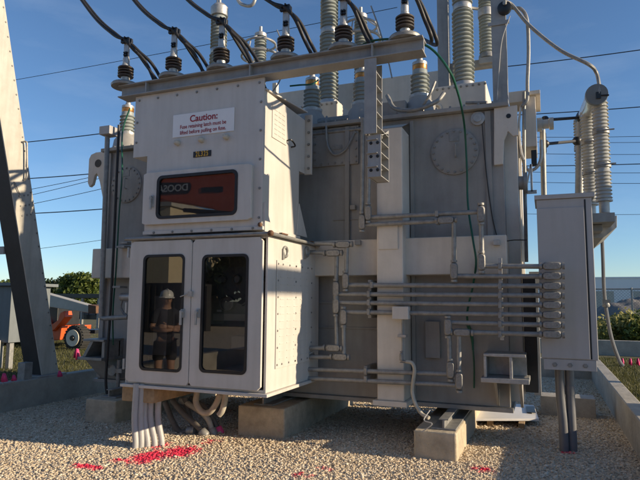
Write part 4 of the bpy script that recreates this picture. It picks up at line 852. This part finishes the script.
# ------------------------------------------------------------------ pink marker flags
def flag(px, py, zz, h, lab):
    b = aZ(px,py,zz); t = thing('marker_flag', b, lab, 'flag', 'pink utility marker flags')
    MB().tube([b,b+Vector((0,0,h))], .006, 5).build('wire_staff', GALV, t)
    a = b+Vector((0,0,h)); n = 5; m = MB(); w = h*.42
    r0 = [a+Vector((CR.x*w*(i/n-.5)*.45, CR.y*w*(i/n-.5)*.45+.02*math.sin(i*1.7), .0-abs(i/n-.5)*.1*h)) for i in range(n+1)]; r1 = [p-Vector((0,0,h*.62-.1*h*math.cos(i)))+(p-a)*1.4 for i,p in enumerate(r0)]
    m.add(r0+r1, [(i,i+1,n+2+i,n+1+i) for i in range(n)]); o = m.build('flag_cloth', PINK, t); sd = o.modifiers.new('thick','SOLIDIFY'); sd.thickness = .004
    return t
flag(76,363.5,.2,.34,'pink marker flag on the left grass, nearer the steel leg'); flag(89,364,.2,.34,'pink marker flag on the left grass, nearer the transformer')
flag(623,368,.2,.22,'pink marker flag at the right, closest to the ground lead pipe'); flag(631,368,.2,.22,'pink marker flag at the right, middle of three'); flag(638.5,368,.2,.22,'pink marker flag at the right edge, last of three')
flag(59,379,.42,.13,'pink marker flag on the left wall top by the leg foot'); flag(3,385,.42,.17,'pink marker flag on the left wall at the picture edge'); flag(13,383,.42,.12,'pink marker flag among the pipes under the pale cabinet')

# ------------------------------------------------------------------ telescopic handler behind the left grass
VY = 12.7
V = thing('boom_lift', aZ(68,352,.2), 'orange wheeled boom lift with grey boom parked on the left', 'boom lift')
wc = aY(73,338,VY); gr = .2; rw = max(.30, wc.z-gr); 
def wheel(x, y, nm_='wheel'):
    w = MB().lathe([(rw*.6,-.02),(rw*.93,-.0),(rw,.05),(rw,.28),(rw*.93,.33),(rw*.6,.35)], (x,y,gr+rw), (0,1,0), 32); o = w.build(nm_, TYRE, V)
    k = MB()
    for a in np.linspace(0,6.283,25)[:-1]: c = Vector((x+math.cos(a)*rw,y,gr+rw+math.sin(a)*rw)); k.bar(c+Vector((0,.02,0)),c+Vector((0,.32,0)),.05,.04,(math.cos(a),0,math.sin(a)))
    k.build('tread', TYRE, o); MB().lathe([(rw*.2,-.02),(rw*.3,-.025),(rw*.68,-.03),(rw*.70,.0)], (x,y,gr+rw), (0,1,0), 28).build('rim', RIMW, o); MB().lathe([(rw*.2,-.06),(rw*.24,-.02)], (x,y,gr+rw), (0,1,0), 16).build('hub', BLACKP, o)
    return o
wheel(wc.x, VY); wheel(wc.x-3.0, VY); wheel(wc.x, VY+1.8); wheel(wc.x-3.0, VY+1.8)
m = MB().prism([aY(x,y,VY+.4) for x,y in ((-20,340),(-20,312),(20,312),(40,318),(52,327),(62,326),(60,340))], (0,1.2,0)); m.build('chassis', ORANGE, V, bev=.02)
m = MB().prism([aY(x,y,VY+.3) for x,y in ((50,331),(54,330),(65,317),(64,311),(60,313),(58,320),(50,326))], (0,.3,0)); m.build('fender', ORANGE, V, bev=.01)
m = MB().box(aY(35,325,VY+.6),aY(58,305,VY+.6)+Vector((0,.9,0))); m.build('engine_cover', BLACKP, V, bev=.02)
m = MB().prism([aY(x,y,VY+.2) for x,y in ((30,289),(92,306.5),(92,313.5),(30,304))], (0,.3,0)); bm_ = m.build('boom', GREYP, V, bev=.015)
text('lettering', 'JLG 600', .22, BLACKP, aY(50,300.5,VY+.19), (R(90),R(13),0), bm_) if False else None
m = MB().prism([aY(x,y,VY+.1) for x,y in ((88,304.5),(96,306),(96,313.5),(88,313))], (0,.7,0)); m.build('boom_head', BRONZE, V, bev=.01)
m = MB().box(aY(78,333,VY+.6),aY(95,330,VY+.6)+Vector((0,.6,0))); m.build('axle_beam', BLACKP, V)
# trailer / roof beam and posts beyond
S = thing('storage_rack', aZ(80,347,.2), 'long dark roofed rack with mesh sides behind the boom lift', 'rack')
SY = 20
a, b = aY(42,294,SY), aY(104,297,SY); MB().box((a.x-3,SY,b.z-.05),(b.x+2,SY+2.5,b.z+.14)).build('roof_beam', BLACKP, S, bev=.01)
m = MB()
for px in (65,71,80,96.5,110): q = aY(px,320,SY); m.box((q.x-.05,SY+.05,.2),(q.x+.05,SY+.15,b.z-.06))
m.build('rack_post', GALV, S)
m = MB(); q = aY(70,330,SY); m.box((a.x-2,SY+.3,.75),(b.x+2,SY+2.2,.95)); m.build('deck', BLACKP, S); m = MB()
for i in range(14): x = a.x+i*.42; m.box((x,SY+.4,.95),(x+.36,SY+1.0,.95+.2+.35*random.random()))
m.build('stored_crates', FARH, S, bev=.01)

# far right: chain link fence, wall, bushes, spoil heaps, building
def fence(name, A, Bp, h, label, step=.11, wire=.006, ps=3.0):
    A = Vector(A); Bp = Vector(Bp); d = Bp-A; L = d.length; u = d.normalized(); n = u.cross(Vector((0,0,1)))
    t = thing(name, A, label, 'fence'); m = MB()
    for k in range(int(L/ps)+1): p = A+u*ps*k; m.tube([p,p+Vector((0,0,h+.05))], .035, 8)
    m.build('post', GALV, t); m = MB(); m.tube([A+Vector((0,0,h)),Bp+Vector((0,0,h))], .025, 6); 
    m.build('top_rail', GALV, t); m = MB()
    k = -h
    while k < L:
        for s in (0,1):
            p, q = (k, 0), (k+h, h)
            if s: p, q = (k, h), (k+h, 0)
            f0 = max(0, -p[0]/h); f1 = min(1, (L-p[0])/h)
            if f1 <= f0: continue
            a = A+u*(p[0]+h*f0)+Vector((0,0,p[1]+(q[1]-p[1])*f0)); b = A+u*(p[0]+h*f1)+Vector((0,0,p[1]+(q[1]-p[1])*f1))
            m.bar(a+n*.004*s, b+n*.004*s, wire, wire, n)
        k += step
    m.build('wire_mesh', MESHG, t); return t
fence('chain_link_fence', (-3,24,.2), (14,24,.2), 2.0, 'chain link fence crossing the right background behind the bushes')
o = MB().box((-1,18.0,.1),(16,18.2,.62)).build('retaining_wall', CONCW, bev=.015); tag(o, 'low grey concrete wall across the right grass before the bushes', 'low wall')
def hill(name, c, rx, ry, h, label, seed):
    rs = random.Random(seed); m = MB(); n = 26; V_ = []; Fs = []
    ph = [rs.uniform(0,6) for _ in range(6)]
    for i in range(n+1):
        for j in range(n+1):
            u = i/n*2-1; v = j/n*2-1; d = max(0,1-u*u-v*v); zz = h*d*(.8+.2*math.sin(4*u+ph[0])*math.cos(5*v+ph[1])+.08*math.sin(13*u+ph[2]+7*v)+.05*math.sin(23*v+ph[3]-17*u)); V_.append((c[0]+u*rx, c[1]+v*ry, .1+zz))
    Fs = [(i*(n+1)+j, (i+1)*(n+1)+j, (i+1)*(n+1)+j+1, i*(n+1)+j+1) for i in range(n) for j in range(n)]
    o = m.add(V_,Fs).build(name, FARH); return tag(o, label, 'earth heap')
hill('spoil_heap', (7.5,56,0), 5.0, 6, 2.3, 'dark grey earth heap beyond the chain link fence', 1)
hill('spoil_heap', (1.5,62,0), 4.5, 6, 1.5, 'lower earth heap beyond the fence, left of the bigger one', 2)
W = thing('warehouse', (10,110,.2), 'long pale far off warehouse on the right horizon', 'building')
MB().box((-4,110,.2),(60,130,6.0)).build('wall', FARW, W); MB().box((-4.1,109.9,6.0),(60.1,130.1,6.25)).build('roof', FARW, W)
m = MB()
for k in range(9): m.box((2+k*6,109.95,.2),(5+k*6,110.0,3.8))
m.build('loading_door', GREYP, W)

def crown_mesh(blobs, N, size):
    cs = []
    tot = sum(b[1][0]*b[1][1]*b[1][2] for b in blobs)
    for c, r in blobs:
        k = max(30, int(N*r[0]*r[1]*r[2]/tot)); v = rng.normal(size=(k,3)); v /= np.linalg.norm(v,axis=1)[:,None]; rad = rng.random(k)**.4*(1+.12*rng.normal(size=k))
        p = np.array(c)+v*rad[:,None]*np.array(r)
        a = rng.normal(size=(k,3)); a /= np.linalg.norm(a,axis=1)[:,None]; b = np.cross(a, rng.normal(size=(k,3))); b /= np.linalg.norm(b,axis=1)[:,None]
        s = (size*rng.uniform(.5,1.3,k))[:,None]; cs.append(np.stack([p-a*s, p+b*s*.6, p+a*s, p-b*s*.6],1))
    c = np.concatenate(cs).reshape(-1,3); return c, np.arange(len(c)).reshape(-1,4)
def tree(name, base, h, w, m, label, N=5000, leaf=.16, seed=0, cat='tree', low=.25, group=None):
    rs = random.Random(seed); t = thing(name, base, label, cat, group); B_ = Vector(base)
    tr = MB(); top = B_+Vector((rs.uniform(-.1,.1)*w,0,h*.75)); tr.tube(spl([B_,B_.lerp(top,.5)+Vector((.05*w,0,0)),top],4), [.03*h*(1-.8*i/8) for i in range(9)], 8)
    bl = []
    for k in range(13):
        a = rs.uniform(0,6.28); zz = rs.uniform(low,1); rr = w*.5*math.sqrt(max(.05,1-(2*zz-1.1)**2*.8))*rs.uniform(.3,.8)
        c = B_+Vector((math.cos(a)*rr, math.sin(a)*rr, h*(low+(1-low)*(.12+.78*(zz-low)/(1-low))))); s = w*rs.uniform(.16,.27); bl.append((tuple(c),(s,s,s*.75)))
        tr.tube([B_.lerp(top,.35+.4*rs.random()), c], [.010*h,.003*h], 6)
    tr.build('trunk' if cat == 'tree' else 'stem', BARK, t)
    c, q = crown_mesh(bl, N, leaf); c = c-np.array(base); o = np_mesh('crown' if cat == 'tree' else 'foliage', c, q, m); o.parent = t
    return t
def at(px, Y, z=.2): p = aY(px, 300, Y); return (p.x, Y, z)
tree('leafy_tree', at(83,34), 3.2, 4.0, LEAF, 'bright green rounded tree above the roofed rack', 8000, .15, 3)
tree('dark_tree', at(53,40), 3.3, 4.4, LEAFD, 'dark tree between the steel leg and the bright green tree', 6000, .17, 4)
tree('dark_tree', at(36,44), 2.9, 4.5, LEAFD, 'low dark tree mostly hidden behind the steel leg', 5000, .17, 5)
tree('leafy_tree', at(5,46), 3.2, 5, LEAF, 'green tree at the left picture edge behind the pale cabinet', 5000, .17, 6)
tree('leafy_tree', at(103,38), 2.7, 3.2, LEAF, 'green tree hidden partly by the left transformer corner', 4000, .16, 8)
tree('dark_tree', at(112,52), 2.9, 6, LEAFD, 'wide dark tree far behind the left transformer corner', 4000, .2, 9)
for i,(px,Y,h,w,lb) in enumerate(((608,20.5,.85,2.0,'olive bush behind the low wall beside the ground lead'),(622,21,.95,2.4,'largest olive bush behind the low wall at the right'),(641,20.2,1.25,1.5,'leafy bush at the right picture edge'),(598,21.5,.8,1.6,'small bush behind the low wall next to the control cabinet'))):
    tree('bush', at(px,Y,.2), h, w, LEAFY if i != 2 else LEAF, lb, 2600, .07, 20+i, 'bush', .1)

# ------------------------------------------------------------------ overhead wires
def owire(p0, p1, Y0, Y1, r, sag, label):
    a, b = aY(*p0,Y0), aY(*p1,Y1); d = b-a; a = a-d*.15; b = b+d*.15
    pts = [a.lerp(b,i/16)-Vector((0,0,sag*4*(i/16)*(1-i/16))) for i in range(17)]
    return tag(MB().tube(pts, r, 6).build('overhead_wire', WIREM), label, 'wire', 'overhead wires in the sky')
owire((0,82),(330,20),26,26,.018,.1,'faint overhead wire crossing the upper left sky behind the terminations')
for (y0,x1,y1,r,lb) in ((142,108,132.5,.028,'thick overhead wire high left between leg and tank'),(178.5,98,173,.028,'overhead wire left of the tank lifting hook'),(190,100,175,.016,'thin overhead wire just below the hook one'),(196,100,178,.016,'second thin overhead wire below the hook'),(205,100,189,.016,'third thin overhead wire in the left gap'),(213.5,100,209,.028,'lowest thick overhead wire in the left gap'),(250,100,240,.012,'faint lowest overhead wire above the left trees')):
    owire((26,y0),(x1,y1),24,24,r,.03,lb)
for (y0,y1,r,lb) in ((66,49.5,.026,'highest overhead wire in the right sky'),(115,106.5,.024,'second overhead wire in the right sky beside the cylinder'),(136.5,136,.012,'thin overhead wire in the right sky, upper'),(141,142,.012,'thin overhead wire in the right sky, second'),(152.5,154,.012,'thin overhead wire in the right sky, third'),(165.5,163.5,.022,'thick overhead wire crossing behind the ribbed arresters'),(171,172.5,.012,'thin overhead wire below the thick one on the right'),(181,183,.012,'thin overhead wire lowest in the right sky'),(213,214,.010,'faint overhead wire above the shelf bracket')):
    owire((508,y0),(640,y1),30,30,r,.05,lb)

# ------------------------------------------------------------------ what the cabinet windows reflect: a worker and an excavator boom behind the camera's left
def mir(px, py, Yv, plane=5.36): p = aY(px,py,Yv); return Vector((p.x, 2*plane-p.y, p.z))
wx, wy = mir(166,300,8.4).x, mir(166,300,8.4).y
W_P = thing('person', (wx,wy,0), 'person in white hard hat with folded arms, reflected in the left cabinet door', 'person')
W_P['_o'] = (0,0,0)
def skinned(name, verts, edges, root, m, parent, sub=2):
    me = bpy.data.meshes.new(name); me.from_pydata([v[:3] for v in verts], edges, []); me.update()
    o = bpy.data.objects.new(name, me); COL.objects.link(o); o.parent = parent; me.materials.append(m)
    sk = o.modifiers.new('skin','SKIN'); sk.use_smooth_shade = True
    if not me.skin_vertices: 
        bm = bmesh.new(); bm.from_mesh(me); bm.verts.layers.skin.verify(); bm.to_mesh(me); bm.free()
    for i, v in enumerate(verts): me.skin_vertices[0].data[i].radius = (v[3], v[4] if len(v) > 4 else v[3])
    me.skin_vertices[0].data[root].use_root = True
    s = o.modifiers.new('sub','SUBSURF'); s.levels = s.render_levels = sub
    return o
# local frame: faces +y
bv = [(0,0,.98,.11,.08),(0,0,1.15,.10,.075),(0,.0,1.32,.12,.085),(0,-.01,1.44,.12,.09),(0,0,1.52,.06,.06),(0,.02,1.60,.075,.09),(0,.02,1.68,.08,.10),
      (.19,-.01,1.42,.07),(.25,.02,1.16,.05),(.08,.24,1.17,.042),(-.06,.26,1.20,.03),
      (-.19,-.01,1.42,.07),(-.25,.02,1.16,.05),(-.08,.26,1.13,.042),(.06,.27,1.14,.03),
      (.10,0,.9,.10),(.11,.02,.5,.07),(.11,-.02,.1,.05),(.12,.12,.045,.045),(-.10,0,.9,.10),(-.12,.03,.5,.07),(-.12,-.01,.1,.05),(-.14,.13,.045,.045)]
be = [(0,1),(1,2),(2,3),(3,4),(4,5),(5,6),(3,7),(7,8),(8,9),(9,10),(3,11),(11,12),(12,13),(13,14),(0,15),(15,16),(16,17),(17,18),(0,19),(19,20),(20,21),(21,22)]
skinned('body', bv, be, 0, SKIN, W_P)
skinned('shirt', [(0,0,.87,.175,.14),(0,0,1.15,.16,.12),(0,0,1.33,.185,.135),(0,-.01,1.455,.125,.10),(.195,-.01,1.42,.085),(.245,.015,1.22,.068),(-.195,-.01,1.42,.085),(-.245,.015,1.22,.068)], [(0,1),(1,2),(2,3),(3,4),(4,5),(3,6),(6,7)], 0, SHIRT, W_P)
skinned('shorts', [(0,0,1.03,.165,.13),(.10,0,.88,.12),(.12,.02,.56,.10),(-.10,0,.88,.12),(-.13,.02,.56,.10)], [(0,1),(1,2),(0,3),(3,4)], 0, SHORTS, W_P)
for sg, zz in ((1,1.20),(-1,1.14)):          # five bent fingers lying over the other upper arm
    hm = MB(); p0 = Vector((-sg*.06,.265,zz)); hm.ball(p0+Vector((-sg*.03,0,0)), .042, 10, (1.1,.5,.95))
    for k, L_ in enumerate((.060,.072,.068,.054)):
        p = p0+Vector((-sg*.06,0,.030-.019*k)); hm.tube([p, p+Vector((-sg*L_*.5,-.002,0)), p+Vector((-sg*L_*.85,-.018,-.004)), p+Vector((-sg*L_,-.036,-.006))], [.0095,.009,.008,.006], 8)
    p = p0+Vector((-sg*.01,.01,.038)); hm.tube([p, p+Vector((-sg*.028,.006,.025)), p+Vector((-sg*.055,0,.032))], [.011,.010,.007], 8)
    hm.build('hand', SKIN, W_P)
hd = MB(); hd.ball((0,.03,1.655), .1, 14, (.78,.98,1.2)); hd.ball((0,.13,1.645), .018, 8, (.8,1.2,1.4)); hd.ball((.078,.02,1.65), .03, 8, (.4,.8,1.1)); hd.ball((-.078,.02,1.65), .03, 8, (.4,.8,1.1)); hd.build('head', SKIN, W_P)
f_ = MB(); f_.ball((.03,.115,1.672), .013, 8, (1.2,.6,.7)); f_.ball((-.03,.115,1.672), .013, 8, (1.2,.6,.7)); f_.box((-.025,.116,1.600),(.025,.124,1.607)); f_.build('eyes_and_mouth', BLACKP, W_P)
ht = MB().lathe([(.135,0),(.14,.008),(.118,.02),(.118,.06),(.105,.10),(.07,.135),(.02,.15)], (0,.01,1.69), (0,0,1), 28); ht.box((-.08,.10,1.685),(.08,.195,1.697)); ht.tube(spl([(0,-.09,1.76),(0,-.04,1.83),(0,.02,1.845),(0,.08,1.82),(0,.12,1.76)],4),.014,6); ht.build('hard_hat', HATW, W_P)
bo = MB()
for s in (-1,1): bo.box((s*.125-.05,-.1,0),(s*.125+.05,.18,.09))
bo.build('boots', BLACKP, W_P, bev=.02)
W_P.rotation_euler = (0,0,R(-52))

X = thing('excavator', mir(110,200,12.8), 'orange excavator boom with a black name panel, reflected in the fuse cabinet window', 'excavator')
YV = 12.8
m = MB().prism([mir(x,y,YV) for x,y in ((120,181),(158,179),(196,171.5),(250,167),(300,186),(300,214),(236,216),(205,207),(158,199),(120,200))], (0,-.45,0)); m.build('boom', ORANGE, X, bev=.02)
yb = mir(160,190,YV).y+.006
m = MB().prism([Vector((p.x,yb,p.z)) for p in [mir(x,y,YV) for x,y in ((130,183),(190,182.5),(191.5,185),(190.5,190),(188,193.5),(130,195.5))]], (0,.006,0)); pl_ = m.build('name_panel', BLACKP, X)
tc_ = mir(169.8,188.8,YV); text('lettering', 'DOOSAN', .27, WHITE, (tc_.x,yb+.008,tc_.z), (R(90),R(0),R(180)), pl_, off=.006, sx=1.05)
m = MB().prism([Vector((p.x,yb,p.z)) for p in [mir(x,y,YV) for x,y in ((201.5,187.5),(223,186.5),(223,192),(201.5,192.5))]], (0,.006,0)); pl2 = m.build('small_panel', BLACKP, X)
tc_ = mir(212,189.5,YV); text('lettering', 'DX140', .12, ORANGE, (tc_.x,yb+.008,tc_.z), (R(90),0,R(180)), pl2) if False else None
m = MB(); a = mir(128,190,YV)+Vector((0,-.25,0)); m.bar(a, a+Vector((-2.2,0,-2.6)), .5, .4); m.build('stick', ORANGE, X, bev=.02)
m = MB(); a = mir(215,196,YV)+Vector((0,.1,0)); m.tube([a+Vector((-.9,0,-.35)), a+Vector((1.3,0,-.6))], .06, 10); m.build('hydraulic_cylinder', BLACKP, X)
cx_ = mir(300,200,YV); bb = MB(); bb.box((cx_.x+.2,cx_.y-1.5,1.2),(cx_.x+2.8,cx_.y+.9,2.6)); bb.prism([(cx_.x-.3,cx_.y-.6,1.4),(cx_.x+1.0,cx_.y-.6,1.4),(cx_.x+.2,cx_.y-.6,cx_.z+.1),(cx_.x-.5,cx_.y-.6,cx_.z+.1)],(0,.5,0)); bb.build('house', ORANGE, X, bev=.04)
bb = MB(); bb.box((cx_.x-.2,cx_.y+.0,2.0),(cx_.x+1.1,cx_.y+.95,2.95)) ; bb.build('cab', BLACKP, X, bev=.04)
bb = MB()
for dy in (-1.5,.5): bb.box((cx_.x-.6,cx_.y+dy,.0),(cx_.x+3.2,cx_.y+dy+.5,.85))
bb.build('track', TYRE, X, bev=.15)

# trees, a pale building and an added gantry beam and leg that stand out of frame: seen in the panes, shading the yard
for i,(x,y,h,w_) in enumerate(((-24,-19,6,7),(-17.5,-21,8,7),(-10.5,-20,8,8),(-4,-22,8.5,9),(4,-21,6,7),(11,-24,6.5,8),(-32,-10,6,7))):
    tree('dark_tree', (x,y,.2), h, w_, LEAFD, ['dark tree reflected at the left of the cabinet panes','tall dark tree reflected in the left door pane','dark tree reflected above the worker','tall dark tree reflected in the right door pane','dark tree standing behind the photographer','tall dark tree at the right behind the photographer','dark tree beyond the reflected excavator'][i], 2600, .34, 40+i, 'tree', .12)
b0_ = mir(140,212,26); CBt = thing('control_building', (b0_.x,b0_.y,.2), 'pale beige flat roofed building reflected low in the fuse cabinet window', 'building')
e0 = mir(118,210,26).x; e1 = mir(170.5,210,26).x; MB().box((e0,b0_.y-6,.2),(e1,b0_.y,6.9)).build('wall', FARB, CBt); MB().box((e0-.2,b0_.y-6.2,6.9),(e1+.2,b0_.y+.2,7.2)).build('roof', GREYP, CBt); MB().box((e1-2.6,b0_.y+.005,.2),(e1-1.4,b0_.y+.05,2.4)).build('door', GREYP, CBt)
k0 = mir(140,283,21); k1 = mir(182,283,21); SC = thing('storage_container', (k0.x,k0.y,.2), 'dark steel storage container reflected low in the left door pane', 'container')
MB().box((k0.x-4,k0.y-2.4,.2),(k1.x,k0.y,k0.z)).build('shell', DARKST_SHADE, SC, bev=.02); m = MB()
for k in range(22): m.box((k0.x-4+.3+k*.34,k0.y,.35),(k0.x-4+.46+k*.34,k0.y+.03,k0.z-.15))
m.build('corrugation', DARKST_SHADE, SC, bev=.008)
LG_ADDED = thing('tower_leg', (4.2,7.9,.2), 'added unseen leaning steel leg right of the yard, shaped to shade the tank front', 'tower leg')  # leg added out of view, outline trimmed to the shadow it throws
MB().prism([(4.2,7.93,.2),(4.2,8.75,.2),(4.2,7.25,7.2),(4.2,6.60,7.2)], (.022,0,0)).build('side_plate', LEGP, LG_ADDED, bev=.003)
MB().prism([(4.223,7.93,.2),(4.56,7.93,.2),(4.56,6.60,7.2),(4.223,6.60,7.2)], (0,.022,0)).build('web_plate', DARKST_SHADE, LG_ADDED, bev=.003)
GB = thing('shade_gantry', (6,6.6,.2), 'added unseen grey steel gantry right of the yard, its beam shading the cabinet side', 'gantry')  # invented off-frame beam, put here to cast a shade band on the cabinet
MB().box((5.9,2.2,4.36),(6.1,11,4.60)).build('beam', STEEL, GB, bev=.004)
for y in (2.3,10.8): MB().box((5.91,y-.1,.2),(6.09,y+.1,4.358)).build('post', STEEL, GB, bev=.004)

# ------------------------------------------------------------------ light
EL, AZ = R(16.5), R(6.5)
sd = Vector((math.cos(AZ)*math.cos(EL), math.sin(AZ)*math.cos(EL), math.sin(EL)))
sun = bpy.data.lights.new('sun','SUN'); sun.energy = 4.9; sun.angle = R(.5); sun.color = (1, .82, .58)
so = bpy.data.objects.new('sun', sun); COL.objects.link(so); so.rotation_euler = sd.to_track_quat('Z','Y').to_euler()
w = bpy.data.worlds.new('World'); scn.world = w; w.use_nodes = True; nt = w.node_tree
bg = nt.nodes.get('Background') or nt.nodes.new('ShaderNodeBackground')
sky = nt.nodes.new('ShaderNodeTexSky'); sky.sky_type = 'NISHITA'; sky.sun_disc = False; sky.sun_elevation = EL; sky.sun_rotation = R(90)-AZ
sky.altitude = 100; sky.air_density = .95; sky.dust_density = .05; sky.ozone_density = 4.4
tcw = nt.nodes.new('ShaderNodeTexCoord'); mpw = nt.nodes.new('ShaderNodeMapping'); mpw.inputs['Scale'].default_value = (2.2, 2.2, 9); mpw.inputs['Rotation'].default_value = (0, R(14), R(20))
nt.links.new(tcw.outputs['Generated'], mpw.inputs['Vector'])
nzw = nt.nodes.new('ShaderNodeTexNoise'); nzw.inputs['Scale'].default_value = 1.3; nzw.inputs['Detail'].default_value = 7; nzw.inputs['Roughness'].default_value = .55; nt.links.new(mpw.outputs[0], nzw.inputs['Vector'])
mrw = nt.nodes.new('ShaderNodeMapRange'); mrw.inputs['From Min'].default_value = .52; mrw.inputs['From Max'].default_value = .80; mrw.inputs['To Max'].default_value = .13; nt.links.new(nzw.outputs['Fac'], mrw.inputs['Value'])
mxw = nt.nodes.new('ShaderNodeMix'); mxw.data_type = 'RGBA'; nt.links.new(mrw.outputs[0], mxw.inputs['Factor']); nt.links.new(sky.outputs[0], mxw.inputs['A']); mxw.inputs['B'].default_value = (5.2, 5.8, 6.6, 1)
nt.links.new(mxw.outputs['Result'], bg.inputs[0]); bg.inputs[1].default_value = .11
scn.view_settings.view_transform = 'Standard'; scn.view_settings.look = 'None'; scn.view_settings.gamma = 1; scn.view_settings.exposure = .47; scn.view_settings.use_curve_mapping = False
scn.cycles.max_bounces = 8; scn.cycles.transparent_max_bounces = 12
for o_ in bpy.data.objects:
    if '_o' in o_: del o_['_o']
